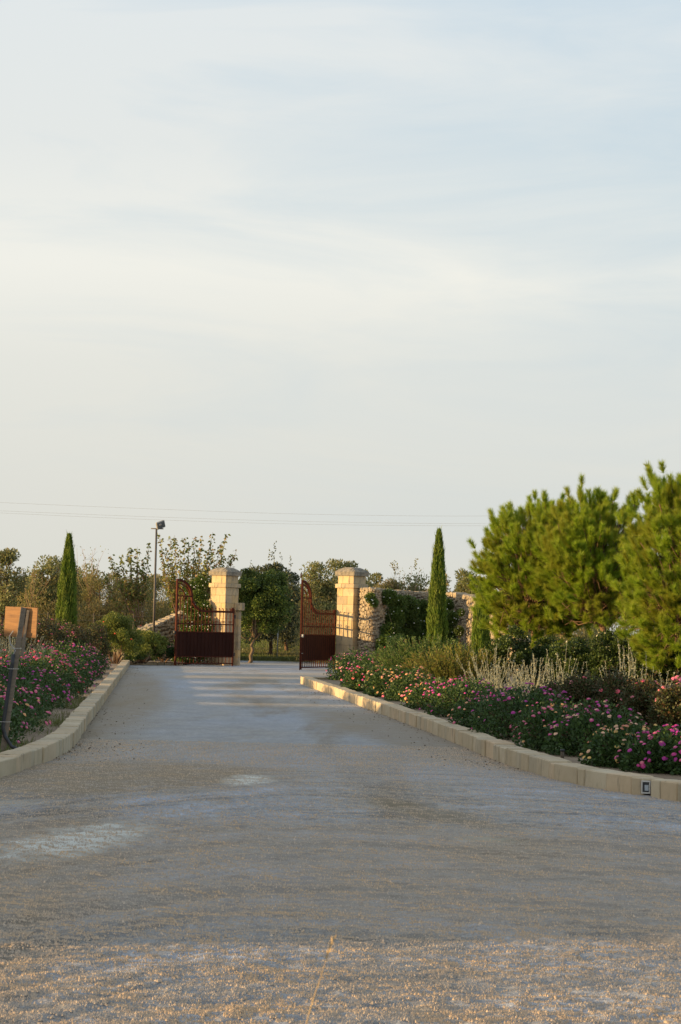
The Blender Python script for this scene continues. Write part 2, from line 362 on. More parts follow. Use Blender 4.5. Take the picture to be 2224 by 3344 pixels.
def leafy_tree(name, label, cat, x, y, h, rx, ry, rz, mat, ncl=40, nleaf=14000, cr=.45, L=.09, Wd=.035, trunk_r=.1, trunk_h=None, cz=None, group=None, bark='bark', z0=0, lean=0, up=.4, zlow=-.8, lo=.45, twigs=0, forks=1):
    z0 = z0 or float(VZ(y))*(y>99); h -= z0; cz = cz-z0 if cz is not None else None
    t = thing(name, (x,y,z0), label, cat, group); cz = cz if cz is not None else h-rz
    V, cc = crown_leaves((lean,0,cz), (rx,ry,rz), ncl, nleaf, cr, L, Wd, zlow, up, lo)
    if twigs:
        p, d = shell((lean,0,cz+rz*.2), (rx,ry,rz), twigs, .2); p = p[p[:,2] > cz]; q=[]
        for a in p:
            hh = rng.uniform(.25,.7); k = 14; tt = rng.random(k)[:,None]
            q.append(leafquads(a + tt*np.array([0,0,hh]) + rng.normal(size=(k,3))*.03, norm(rdir(k)+[0,0,.8]), L, Wd))
        V = np.concatenate([V]+q)
    raw('crown', V, 4, mat, t)
    mb = MB(); th = trunk_h or cz*.6
    tp = np.array([lean*.5,0,th]); tube(mb, limb((0,0,-.1), tp, 6, 0, .03), np.linspace(trunk_r*1.25,trunk_r*.75,6), 8)
    for q in cc[::max(1,len(cc)//14)]: tube(mb, limb(tp, q, 5, .05), np.linspace(trunk_r*.5,.012,5), 5)
    mb.build('trunk', bark, t, True)
    return t
# ------------------------------------------------------------ ground
def poly(name, pts, z, mat, label=None, kind='structure'):
    mb = MB(); mb.add([(x,y,z) for x,y in pts], [tuple(range(len(pts)))]); o = mb.build(name, mat); o['kind'] = kind; return o
poly('ground', [(-1500,-300),(1500,-300),(1500,3000),(-1500,3000)], -.02, 'field')
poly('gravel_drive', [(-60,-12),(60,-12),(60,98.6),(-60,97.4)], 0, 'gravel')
def verge():
    me = bpy.data.meshes.new('verge'); n = 25; V=[]; f=[]
    for i,(yy,zz) in enumerate([(98.3,.004),(102,.07),(106,.22),(112,.50),(118,.72),(124,.78),(200,.8)]):
        for j in range(n): xx = -150+300*j/(n-1); V.append((xx,yy+(xx*.004 if i==0 else 0),zz))
    for i in range(6):
        for j in range(n-1): a=i*n+j; f.append((a,a+1,a+n+1,a+n))
    me.from_pydata(V,[],f); me.materials.append(MATS['turf']); o = bpy.data.objects.new('verge',me); sc.collection.objects.link(o); o['kind']='structure'
verge()
VZ = lambda y: np.interp(y,[98.3,102,106,112,118,124],[.0,.07,.22,.5,.72,.78])
LK = [(-420,2640),(-120,2578),(0,2550),(32,2541),(111,2509),(168,2484),(229,2450),(257,2418),(293,2361),(334,2304),(400,2207),(425,2171)]
RK = [(981,2232),(1051,2259),(1090,2271),(1133,2289),(1179,2307),(1235,2329),(1300,2353),(1376,2382),(1470,2420),(1567,2463),(1640,2492),(1738,2526),(1806,2553),(1909,2577),(1992,2592),(2096,2609),(2224,2628),(2500,2664),(3100,2720),(3900,2755)]
lk = np.array([G(*p)[:2] for p in LK]); rk = np.array([G(*p)[:2] for p in RK])
lback = np.array([G(425,2171)[:2], G(520,2170)[:2], G(612,2170)[:2]]); lback[1:,1] = lback[0,1]+np.array([.5,.9])
rback = np.array([rk[0], B(1130, 64.0)]); rback = np.array([rk[0], (rk[0][0]+.9, rk[0][1]+.9), (rk[0][0]+2.4, rk[0][1]+2.6)])
def smoothline(p, k=8):
    p = np.asarray(p,float); P0 = np.vstack([2*p[0]-p[1], p, 2*p[-1]-p[-2]]); o=[]
    for i in range(1,len(P0)-2):
        for t in np.linspace(0,1,k,endpoint=False):
            a,b,c,d = P0[i-1:i+3]; o.append(.5*((2*b)+(-a+c)*t+(2*a-5*b+4*c-d)*t*t+(-a+3*b-3*c+d)*t**3))
    o.append(p[-1]); return np.array(o)
def kerb(name, label, line, side, h=.2, wd=.26, gaps=()):
    """row of sawn stone blocks; side +1: body lies left of the line's direction"""
    line = smoothline(line); seg = np.linalg.norm(np.diff(line,axis=0),axis=1); s = np.concatenate([[0],np.cumsum(seg)])
    at = lambda q: np.array([np.interp(q,s,line[:,0]), np.interp(q,s,line[:,1])])
    mb = MB(); core = MB(); q = 0; k = 0; skip = [(a,b) for a,b in gaps]
    while q < s[-1]-.1:
        L = rng.choice([.2,.28,.38,.52,.75], p=[.15,.25,.25,.2,.15]); L = min(L, s[-1]-q)
        for a, b in skip:
            if q < a < q+L: L = a-q
            if abs(q-a) < 1e-6: q = b
        if L < .04: q += max(L,.001); continue
        gap = .026 if k%4==3 else .011; k += 1
        a = at(q+gap/2); b = at(q+L-gap/2); c = (a+b)/2; ang = math.atan2(b[1]-a[1], b[0]-a[0])
        n = np.array([-math.sin(ang), math.cos(ang)])*side
        hh = h+rng.uniform(-.008,.008); c = c+n*(wd/2+rng.uniform(-.010,.010))
        cbox(mb, (np.linalg.norm(b-a), wd, hh+.1), TM(c[0],c[1],hh/2-.05, ang+rng.uniform(-.014,.014)), .011, .004)
        if gap < .02:
            c2 = at(q+L)+n*wd/2; cbox(core, (.03, wd-.04, h+.05), TM(c2[0],c2[1],(h-.03)/2-.05,ang), .002)
        q += L
    t = thing(name, (0,0,0), label, 'kerb'); mb.build('stone', 'kerbstone', t); core.build('mortar', 'darkjoint', t)
    return t
# ordinal distance of the wall light gap along the right kerb
rs = smoothline(rk); rss = np.concatenate([[0],np.cumsum(np.linalg.norm(np.diff(rs,axis=0),axis=1))])
gp = G(2112,2612)[:2]; gq = rss[np.argmin(np.linalg.norm(rs-gp,axis=1))]
kerb('stone_kerb', 'long low kerb of sawn cream stone blocks curving along the left bed', lk, 1)
kerb('stone_kerb', 'short low stretch of stone kerb at the far end of the left bed, before the gate', lback, 1, .11, .2)
kerb('stone_kerb', 'long low kerb of sawn cream stone blocks sweeping round the right flower bed', rk, 1, gaps=[(gq-.06,gq+.05)])
kerb('stone_kerb', 'short return of stone kerb behind the pointed end of the right flower bed', rback[:], -1, .19, .2)
def offs(line, d):
    t = np.gradient(line,axis=0); n = np.stack([-t[:,1],t[:,0]],1); n /= np.linalg.norm(n,axis=1)[:,None]; return line+n*d
li = offs(lk,.13); ri = offs(rk,.13)
WALLY = 88
poly('left_bed', [tuple(p) for p in li] + [tuple(p+np.array([0,.1])) for p in lback[1:]] + [(lback[-1][0]+.2,95),(-45,95),(-45,li[0][1])], .12, 'soil')
poly('right_bed', [tuple(p) for p in rback[::-1]+np.array([.1,-.1])] + [tuple(p) for p in ri[1:]] + [(45,ri[-1][1]),(45,92),(3.2,92),(1.9,80)], .12, 'soil')
# loose gravel stones lying on the drive (nobody could count them)
from mathutils import noise as mn
def relief():
    xs = np.arange(-4.2,4.21,.035); ys = np.arange(7.0,25,.035); Zt = np.zeros((len(ys),len(xs)))
    for j,yy in enumerate(ys):
        k = min(1,(25-yy)/6)*min(1,(yy-6.9)/.3)
        for i,xx in enumerate(xs):
            e = 1-min(1,max(0,(abs(xx)-3.6)/.5))
            bend = yy+.16*(xx-.4)**2+.9*max(0,-.6-xx)
            a = mn.noise((xx*.6,bend*3.6,1)); b = mn.noise((xx*3.5,yy*6,5)); c = mn.noise((xx*11,yy*13,9))
            Zt[j,i] = .03 + k*e*(.019*a+.011*b+.016*c)
        Zt[j] = np.maximum(Zt[j],.004)
    Zt *= 1; nx = len(xs); gx,gy = np.meshgrid(xs,ys); V = np.stack([gx,gy,Zt],-1).reshape(-1,3)
    edge = np.minimum(1,(25-gy)/2.0)*np.minimum(1,(4.2-abs(gx))/.3); V[:,2] = .003+(V[:,2]-.003)*edge.ravel()
    i = (np.arange(len(ys)-1)[:,None]*nx+np.arange(nx-1)).ravel()[:,None]
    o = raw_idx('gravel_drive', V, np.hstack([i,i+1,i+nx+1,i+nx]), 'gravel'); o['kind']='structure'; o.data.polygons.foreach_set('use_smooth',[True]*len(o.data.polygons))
    return xs, ys, V[:,2].reshape(len(ys),nx)
RX, RY, RZ = relief()
def hz(x,y):
    i = np.clip(((x-RX[0])/.035).astype(int),0,len(RX)-1); j = np.clip(((y-RY[0])/.035).astype(int),0,len(RY)-1); return RZ[j,i]*(np.abs(x)<4.2)
def pebbles():
    n = 560000; D = 7.5 + 22*rng.random(n)**2.5; x = (rng.random(n)*2-1)*(D*.175+.3)
    r = rng.uniform(.0025,.0064,n)*(1+ .5*(rng.random(n)<.05)); z = r*.15
    a = rng.random(n)*6.28; V = np.zeros((n,5,3))
    for k in range(4):
        rr = r*rng.uniform(.75,1.2,n); V[:,k,0] = x+np.cos(a+k*1.5708)*rr; V[:,k,1] = D+np.sin(a+k*1.5708)*rr; V[:,k,2] = -.001
    V[:,:4,2] += hz(x,D)[:,None]-.002
    V[:,4,0] = x+rng.normal(size=n)*r*.3; V[:,4,1] = D+rng.normal(size=n)*r*.3; V[:,4,2] = hz(x,D)+r*rng.uniform(1.0,1.8,n)
    i = np.arange(n)[:,None]*5; Fc = np.concatenate([np.hstack([i+k, i+(k+1)%4, i+4]) for k in range(4)])
    o = raw_idx('loose_gravel', V.reshape(-1,3), Fc, 'pebble'); tag(o,'loose stones of pale grey and tan gravel on the drive','gravel',kind='stuff')
pebbles()
# ------------------------------------------------------------ gate pillars
ALPHA = R(38); U = np.array([math.cos(ALPHA), -math.sin(ALPHA)]); V_ = np.array([math.sin(ALPHA), math.cos(ALPHA)])   # along left face / along right face
def blocks(mb, x0, x1, y0, y1, z0, z1, first):
    """one course of ashlar round a core: blocks on the two visible axes, alternating bond"""
    w_ = x1-x0; d_ = y1-y0
    cuts = [.62,.38] if first else [.35,.65]
    if random.random() < .25: cuts = [.3,.42,.28]
    g = .004
    z = (z0+z1)/2; hh = z1-z0-g
    a = x0
    for c in cuts:   # near row
        L = c*w_; cbox(mb, (L-g, d_*.5-g, hh), TM(a+L/2, y0+d_*.25+random.uniform(-.004,.002), z), .008, .002); a += L
    a = x0
    for c in cuts[::-1]:
        L = c*w_; cbox(mb, (L-g, d_*.5-g, hh), TM(a+L/2, y0+d_*.75, z), .008, .002); a += L
def pillar(name, label, px, D, H):
    cx, cy = B(px, D); S_ = .80
    ctr = np.array([cx,cy]) - U*S_/2 + V_*S_/2
    t = thing(name, (ctr[0],ctr[1],0), label, 'pillar', 'stone pillars either side of the entrance gate', -ALPHA)
    mb = MB(); k = H-3.09-.17-.31-.30; zs = 0
    hs = [.309+k/10]*10; h = S_/2
    for i, q in enumerate(hs): blocks(mb, -h, h, -h, h, zs, zs+q, i%2==0); zs += q
    core = MB(); cbox(core, (S_-.03,S_-.03,3.09), TM(0,0,1.545), .005); cbox(core,(.7,.7,.55),TM(0,0,3.37),.005)
    h2 = .38; blocks(mb, -h2,h2,-h2,h2, zs+.17, zs+.48, False)
    mb.build('shaft','ashlar',t); core.build('mortar','joint',t)
    b = MB()
    for i,(a,c) in enumerate(((-.46,.3),(-.16,.62))):
        for (e,f_) in ((-.46,.5),(.04,.42)): cbox(b, (c-.004,f_-.004,.165), TM(a+c/2, e+f_/2, zs+.085), .012, .003)
    b.build('band','ashlar',t)
    c = MB(); zc = zs+.48; o = .47     # cap slab, then weathered pyramidal top with irregular vertices
    n = 9; g = np.linspace(-1,1,n); gx, gy = np.meshgrid(g,g); m = np.maximum(abs(gx),abs(gy))
    zt = zc+.15+.17*np.clip((1-m)/.42,0,1)+rng.uniform(-.012,.012,gx.shape)
    top = np.stack([gx*o,gy*o,zt],-1).reshape(-1,3)
    f = [(j*n+i, j*n+i+1, (j+1)*n+i+1, (j+1)*n+i) for j in range(n-1) for i in range(n-1)]
    ring = [j for j in range(n)]+[j*n+n-1 for j in range(1,n)]+[(n-1)*n+j for j in range(n-2,-1,-1)]+[j*n for j in range(n-2,0,-1)]
    low = top[ring].copy(); low[:,2] = zc; low[:,:2] *= .985; V = np.vstack([top, low]); L = len(ring)
    f += [(ring[i], n*n+i, n*n+(i+1)%L, ring[(i+1)%L]) for i in range(L)] + [tuple(n*n+i for i in range(L))]
    c.add(V, f)
    for sx in (-.2,.12): cbox(c, (.03,.2,.04), TM(.40, sx, zc+.2), .01)
    c.build('cap','capstone',t)
    return t, ctr
LP, lpc = pillar('gate_pillar', 'left stone gate pillar with worn cap, behind the open gate leaf', 731, 85.4, 3.88)
RP, rpc = pillar('gate_pillar', 'right stone gate pillar with worn cap, joined to the rubble wall', 1149, 81.9, 3.90)
# jamb and bracket on the inner rear side of the left pillar (local frame: +x inner, +y rear)
mb = MB()
for i in range(7): cbox(mb, (.17,.16,.306), TM(.485,.32,.155+i*.31), .01,.003)
mb.build('jamb','ashlar',LP); mb = MB()
for i in range(4): cbox(mb, (.30,.07,.30), TM(.56,.28+(i-1.5)*.074,2.35), .012,.002)
mb.build('bracket','ashlar',LP)
# ------------------------------------------------------------ rubble walls
def rubble(name, label, path, heights, thick=.5, lowest=0):
    """path: plan points left to right, camera side = right-hand side of travel; heights at the points"""
    line = smoothline(path, 10); seg = np.linalg.norm(np.diff(line,axis=0),axis=1); s = np.concatenate([[0],np.cumsum(seg)])
    p0 = np.asarray(path,float); k = np.array([s[i*10] for i in range(len(p0))]); Ht = lambda q: np.interp(q, k, heights)
    tn = np.gradient(line,axis=0); tn = norm(tn); nn = np.stack([tn[:,1],-tn[:,0]],1)
    at = lambda q: np.stack([np.interp(q,s,line[:,0]), np.interp(q,s,line[:,1])],-1)
    na = lambda q: norm(np.stack([np.interp(q,s,nn[:,0]), np.interp(q,s,nn[:,1])],-1))
    hmax = max(heights); mb = MB()
    def stone(q0,q1,z0,z1,off,sgn=1):
        j = lambda a: rng.uniform(-a,a); g = .004
        c = [(q0+g+j(.02),z0+g+j(.018)),(q1-g+j(.02),z0+g+j(.018)),(q1-g+j(.02),z1-g+j(.018)),(q0+g+j(.02),z1-g+j(.018))]
        out_ = off+rng.uniform(.0,.04); V=[]
        qm = (q0+q1)/2; zm=(z0+z1)/2
        for (q,z) in c: a = at(q)-na(q)*(.08) if sgn>0 else at(q); V.append((*( at(q)+na(q)*(off-.10)),z))
        for (q,z) in c:
            q2 = qm+(q-qm)*.9; z2 = zm+(z-zm)*.88; V.append((*(at(q2)+na(q2)*out_),z2))
        V.append((*(at(qm+j(.02))+na(qm)*(out_+.025)), zm+j(.01)))
        mb.add(V, [(0,1,5,4),(1,2,6,5),(2,3,7,6),(3,0,4,7),(4,5,8),(5,6,8),(6,7,8),(7,4,8)])
    for side_off, in ((0.0,),):
        z = 0
        while z < hmax+.1:
            rh = rng.uniform(.09,.165); q = -.05+rng.uniform(0,.1)
            while q < s[-1]:
                L = rng.uniform(.10,.26); zz = z+.05*math.sin(q*2.1+z*5)+.035*math.sin(q*5.3+z*9)+rng.uniform(-.03,.03)
                if zz+rh*.6 < Ht(q+L/2):
                    if rh > .14 and rng.random() < .35: stone(q,q+L,zz,zz+rh*.5,0); stone(q,q+L,zz+rh*.5,zz+rh,0)
                    else: stone(q,q+L,zz,zz+rh,0)
                q += L
            z += rh
    # capping stones laid across the top
    q = 0
    while q < s[-1]:
        L = rng.uniform(.10,.26); c = at(q+L/2)-na(q+L/2)*(thick/2-rng.uniform(-.03,.05)); a = at(q+L)-at(q); ang = math.atan2(a[1],a[0])
        slope = math.atan2(Ht(q+L)-Ht(q), L); h = Ht(q+L/2)
        m = Matrix.Translation((c[0],c[1],h)) @ Matrix.Rotation(ang,4,'Z') @ Matrix.Rotation(-slope+rng.uniform(-.08,.08),4,'Y')
        m = m @ Matrix.Rotation(rng.uniform(-.07,.07),4,'Z'); cbox(mb, (L-.008, thick*.5, rng.uniform(.08,.15)), m@Matrix.Translation((0,-thick*.26,0)), .03, .02); cbox(mb, (L*1.0, thick*.5, rng.uniform(.07,.14)), m@Matrix.Translation((L*.3,thick*.26,0)), .03, .02); q += L
    t = thing(name, (0,0,0), label, 'wall'); mb.build('stones','drystone',t)
    core = MB(); m = len(line); f=[]; V=[]
    for i in range(m):
        a = line[i]-nn[i]*.03; b = line[i]-nn[i]*(thick-.0); h = Ht(s[i])-.02
        V += [(*a,-.05),(*a,h),(*b,h),(*b,-.05)]
    for i in range(m-1):
        for j in range(4): f.append((i*4+j,i*4+(j+1)%4,(i+1)*4+(j+1)%4,(i+1)*4+j))
    f += [(0,1,2,3),(4*m-4,4*m-3,4*m-2,4*m-1)]
    core.add(V,f); core.build('infill','joint',t); return t
rc = rpc + U*.40      # right side of the right pillar
wp = [tuple(rpc+U*.36-V_*.02), tuple(B(1182,81.6)), tuple(B(1215,81.1)), tuple(B(1255,82.0)), tuple(B(1320,84.6)), tuple(B(1400,85.8)), tuple(B(1470,84.6)), tuple(B(1530,81.5)), tuple(B(1575,78.5)), tuple(B(1640,75)), B(1700,73.5)]
rubble('rubble_wall','tall curved dry stone wall with climbing jasmine right of the gate', wp, [3.08,3.1,3.08,3.06,3.06,3.06,3.04,2.85,2.5,1.9,1.2])
lc = lpc - U*.40
wl = [B(400,84.6), B(452,85.4), B(505,86.4), B(560,87.2), B(615,87.6), B(665,87.2), tuple(lc+V_*.1)]
rubble('rubble_wall','low dry stone wing wall sloping down to the left of the left pillar', wl, [.75,1.12,1.5,1.82,2.2,2.55,2.7])
# ------------------------------------------------------------ gates
def curl(cx, cz, r, turns=1.25, sgn=1, start=0, n=16):
    a = start+np.linspace(0,turns*2*np.pi,n); rr = np.linspace(r,r*.3,n)
    return [(cx+sgn*math.cos(q)*e, 0, cz+math.sin(q)*e) for q,e in zip(a,rr)]
def gate(label, hx, hy, fx, fy, bars_y, hw):
    L = math.hypot(fx-hx, fy-hy); ang = math.atan2(fy-hy, fx-hx)
    t = thing('gate_leaf', (hx,hy,0), label, 'gate', 'pair of open iron gate leaves', ang)
    def pipe(name, lines, r, n=4, mat='ironpaint'):
        mb = MB()
        for p in lines: tube(mb, p, r, n)
        return mb.build(name, mat, t)
    xs = L*.5; a0 = L*.26; zt=3.3; zm=2.68; zl=2.12
    th = np.linspace(np.pi/2, 0, 14)
    def arc(w_, z1, z0=zm): return [(L-math.cos(q)*w_, 0, z0+(z1-z0)*math.sin(q)) for q in th]
    up = arc(a0-.02, zt); th2 = np.linspace(np.pi, 1.5*np.pi, 14)
    low = [(xs+0*L+ (a0+ (L-2*a0-xs)) *0, 0, 0)]
    lo_ = [(L-a0+.02 - (L*.5-a0)*(1+math.cos(q)), 0, zm+.0+(zm-zl)*math.sin(q)) for q in np.linspace(np.pi,1.5*np.pi,2)]
    wv = L*.5-a0
    lowc = [(L-a0-wv+ wv*math.cos(q), 0, zm-(zm-zl)*math.sin(q)*1.0) for q in np.linspace(0,np.pi/2,14)]
    lowc = [(L-a0-wv*(1-math.cos(q)), 0, zm-(zm-zl)*math.sin(q)) for q in np.linspace(0,np.pi/2,14)]
    # reverse curve: leaves the upper arc vertical and flattens into the top rail
    rev = [(L-a0+.02-wv*(1-math.cos(q)), 0, zm-(zm-zl)*math.sin(q)) for q in np.linspace(0,np.pi/2,14)]
    pipe('top_rail', [up+rev[1:]+[(.02,0,zl)]], .055)
    pipe('inner_arch', [arc(a0-.13,zt-.13)], .028); pipe('inner_arch', [arc(a0*.5,zt-.3)], .024); pipe('upper_crossbar', [[(L,0,zm),(L-a0,0,zm)]], .034)
    pipe('free_post', [[(L,0,.02),(L,0,zt+.03)]], .05)
    hp = [(0,0,.0),(0,0,2.2)] + [(.055-.055*math.cos(q),0,2.2+.06*math.sin(q)) for q in np.linspace(0,2*np.pi*.85,12)][1:]
    pipe('hinge_post', [[hp[0],hp[1]]+hp[2:]], .042, 6)
    pipe('bottom_rail', [[(0,0,.1),(L,0,.1)]], .03); pipe('middle_rail', [[(0,0,1.62),(L,0,1.62)]], .034)
    def topz(x):
        if x > L-a0: return zm
        if x > L-a0-wv:
            u_ = 1-(L-a0-x)/wv; q = math.acos(max(-1,min(1,u_))); return zm-(zm-zl)*math.sin(q)
        return zl
    nb = 15; sp = L/(nb+1)
    for i in range(1,nb+1):
        x = i*sp; z1 = topz(x)
        if x < L-a0: z1 += .10; tip = [(x+.028*(1-math.cos(q)),0,z1+.028*math.sin(q)) for q in np.linspace(0,np.pi,6)][1:]
        else: tip = []
        pipe('bar', [[(x,0,.1),(x,0,z1)]+tip], .016)
    lines = []
    for i in range(1,nb,2):
        x = i*sp+sp*.0
        for s_ in (-1,1): lines.append([(x+s_*.012,0,1.66),(x+s_*.03,0,1.72)]+[(x+s_*(.03+.035*(1-math.cos(q))),0,1.72+.038*math.sin(q)) for q in np.linspace(0.2,np.pi*1.7,10)])
    for ln_ in lines: pipe('scroll', [ln_], .009)
    mb = MB(); cbox(mb, (L-.06,.012,.97), TM(L/2,0,.35+.485), .003); pn = mb.build('panel','ironpanel',t)
    for z in (.36,1.31): pipe('panel_rail', [[(.03,0,z),(L-.03,0,z)]], .028)
    if bars_y:
        m3 = MB()
        for i in range(1,nb+1): cbox(m3, (.02,.014,.93), TM(i*sp, bars_y*.013, .35+.485), .003)
        m3.build('ribs','ironpanel',pn)
    hm = MB()
    for z in (.45,1.95): hm = MB(); cbox(hm, (.1,.07,.13), TM(-.05,0,z), .01); hm.build('hinge','black',t)
    return t, L, pipe
hL = B(759,84.6); fL = B(572,82.3)
g1, L1, pp = gate('left gate leaf, swung wide open flat in front of the left pillar', hL[0], hL[1], fL[0], fL[1], 1, 0)
mb = MB(); cbox(mb, (.09,.05,.12), TM(L1+.07,0,1.28), .01); mb.build('latch_box','black',g1)
hR = rpc - U*.46 - V_*.42; fR = B(981,79.6)
g2, L2, pp = gate('right gate leaf seen almost edge-on, with its drop bolt in the gravel', hR[0], hR[1], fR[0], fR[1], -1, 0)
bl = [(L2+.07,0,-.02),(L2+.07,0,3.52)]+[(L2+.07+.055*(1-math.cos(q)),0,3.52+.06*math.sin(q)) for q in np.linspace(0,np.pi*1.8,14)][1:]
pp('drop_bolt', [bl], .016, 6)
mb = MB(); cbox(mb,(.07,.10,.11),TM(L2+.02,.06,1.27),.01); mb.build('lock_case','galv',g2); mb = MB(); cbox(mb,(.1,.03,.02),TM(L2+.0,.06,.62),.004); mb.build('bolt_handle','galv',g2)
# ------------------------------------------------------------ flood light pole
x, y = B(499,86); t = thing('light_pole',(x,y,.1),'tall thin grey pole with a square floodlight behind the left shrubs','light pole')
ht = Z(502,1727,86)-.1
mb = MB(); tube(mb,[(0,0,-.1),(0,0,ht)],[.055,.04],8); tube(mb,[(-.22,0,ht+.01),(.28,0,ht+.01)],.025,6); mb.build('pole','polegrey',t,True)
hd = MB(); Mh = Matrix.Translation((.16,0,ht+.17)) @ Matrix.Rotation(R(28),4,'Z') @ Matrix.Rotation(R(-22),4,'Y')@ Matrix.Rotation(R(20),4,'X')
cbox(hd,(.38,.09,.31),Mh,.02); hl = hd.build('floodlight','galv',t)
gl = MB(); cbox(gl,(.33,.012,.26),Mh@Matrix.Translation((0,-.046,0)),.004); gl.build('lens','glass',hl)
rf = MB(); cbox(rf,(.12,.008,.07),Mh@Matrix.Translation((-.04,-.058,.04)),.003); rf.build('reflector','reflector',hl)
# ------------------------------------------------------------ sign seen from behind
def sign():
    b = G(8,2462,.12); top = P(77,1984,b[1]); D0 = b[1]
    t = thing('wooden_sign', tuple(b), 'back of a square plywood sign on a leaning wooden post, left kerb', 'sign')
    tp = top-b; tp[1] = .0
    ax = tp/np.linalg.norm(tp); H = np.linalg.norm(tp)
    q = Vector((0,0,1)).rotation_difference(Vector(ax)).to_matrix().to_4x4()
    mb = MB(); cbox(mb,(.062,.045,H+.15),q@Matrix.Translation((0,0,H/2-.075))@Matrix.Rotation(R(14),4,'Z'),.004,.002); mb.build('post','postwood',t)
    mb = MB(); cbox(mb,(.035,.05,.52),q@Matrix.Translation((.055,.012,H-.28)),.004); mb.build('batten','postwood',t)
    mb = MB(); cbox(mb,(.405,.02,.335),q@Matrix.Translation((-.012,.055,H-.165))@Matrix.Rotation(R(-5),4,'Y')@Matrix.Rotation(R(-20),4,'Z'),.003); mb.build('board','board',t)
    mb = MB(); pts = [(.28,-.05,-.01),(.18,-.06,.03),(.06,-.06,.1),(-.02,-.055,.22)]
    pts = [(.30,.0,.0),(.2,-.03,.04),(.1,-.045,.09),(0.03,-.05,.2)] + [tuple(ax*zz+np.array([-.03,-.05,0])) for zz in np.linspace(.3,H*.68,8)]
    tube(mb,pts,.022,8); mb.build('conduit','black',t,True)
    mb = MB(); e = ax*H*.68+np.array([-.03,-.05,0]); tube(mb,[e,e+[.02,0,.04],e+[-.04,0,.12],e+[-.05,0,.2],e+[-.01,0,.26]],.006,5); mb.build('wire','cable',t)
    for zz in (.36,.95,1.18):
        mb = MB(); c = ax*zz; a = np.linspace(0,2*np.pi,13); tube(mb,[(c[0]-.012+.062*math.cos(k),c[1]-.02+.055*math.sin(k),c[2]) for k in a],.003,4); mb.build('cable_tie','whitepaint',t)
sign()
# ------------------------------------------------------------ kerb light, peg, rock
c = G(2113,2572,.125); e = rs[max(1,np.argmin(np.linalg.norm(rs-gp,axis=1)))]; e2 = rs[min(len(rs)-1,np.argmin(np.linalg.norm(rs-gp,axis=1))+2)]
ka = math.atan2(e2[1]-e[1], e2[0]-e[0]); gpt = np.array([np.interp(gq-.005,rss,rs[:,0]), np.interp(gq-.005,rss,rs[:,1])])
t = thing('kerb_light',(gpt[0],gpt[1],.12),'small square floodlight set in a gap of the right kerb','light',rz=ka*.25); t.scale=(1.12,1.12,1.12)
mb = MB(); cbox(mb,(.072,.06,.105),TM(0,.03,0),.006); mb.build('housing','black',t)
mb = MB()
for a in ((.078,.012,0,.05),(.078,.012,0,-.05)): cbox(mb,(a[0],.014,a[1]),TM(a[2],-.006,a[3]),.002)
for sx in (-.034,.034): cbox(mb,(.010,.014,.088),TM(sx,-.006,0),.002)
mb.build('bezel','whitepaint',t)
mb = MB(); cbox(mb,(.036,.01,.05),TM(.006,-.002,-.006),.002); mb.build('reflector','reflector',t)
p = G(1836,2482,.12); t = thing('garden_peg',tuple(p),'short brown peg with black cap between right kerb and lantana','peg')
mb = MB(); tube(mb,[(0,0,0),(0,0,.10)],.022,10); mb.build('shaft','peg',t,True); mb = MB(); tube(mb,[(0,0,.10),(0,0,.125)],.026,10); mb.build('cap','black',t,True)
p = G(1322,2212,.12); mb = MB(); cbox(mb,(.34,.25,.22),TM(0,0,.1,.3),.05,.02); o = mb.build('rock','ashlar'); o.location = B(1322,52)+(.45,); tag(o,'pale rock catching the sun among the right lantanas','rock')
# ------------------------------------------------------------ wire fence beyond the drive
def fence():
    pts = [B(-60,88), B(150,90), B(300,91), B(430,92), B(640,95), B(780,99.5), B(904,100), B(1040,101), B(1200,102)]
    t = thing('wire_fence',(0,0,0),'wire mesh fence on thin posts behind the walls and gateway','fence')
    hs = [2.0]*5+[1.72]*4
    for (px_,py_),h in zip(pts,hs):
        mb = MB(); tube(mb,[(px_,py_,-.1),(px_+.03,py_,h)],.032 if h<1.9 else .02,6); mb.build('post','galv' if h<1.9 else 'peg',t,True)
    mb = MB()
    for z in (.15,.55,.95,1.35,1.68,1.9):
        for i in range(len(pts)-1):
            a = np.array([*pts[i],min(z,hs[i]-.03)]); b = np.array([*pts[i+1],min(z,hs[i+1]-.03)])
            tube(mb, [a,(a+b)/2-[0,0,.02],b], .0055, 3)
    for i in range(4,len(pts)-1):
        a = np.array(pts[i]); b = np.array(pts[i+1]); n = int(np.linalg.norm(b-a)/.22)
        for k in range(n):
            q = a+(b-a)*k/n; h = hs[i]+(hs[i+1]-hs[i])*k/n; tube(mb,[(*q,.05),(*q,h-.05)],.003,3)
    mb.build('wire_mesh','galv',t)
fence()
# ------------------------------------------------------------ power lines
for pts,lab in (([(-500,1618),(0,1641),(500,1662),(1000,1679),(1590,1685),(2400,1672)],'topmost of the three thin power lines crossing the sky'),
                ([(-500,1647),(0,1668),(500,1688),(1000,1703),(1590,1710),(2400,1702)],'middle power line, just above the lowest, crossing the sky'),
                ([(-500,1652),(0,1675),(500,1697),(1000,1712),(1590,1717),(2400,1709)],'lowest of the three thin power lines crossing the sky')):
    mb = MB(); q = np.array([P(*p,170) for p in pts]); q = smoothline(q,6); tube(mb,q,.0085,4)
    o = mb.build('power_line','cable'); tag(o,lab,'power line','power lines crossing the sky')
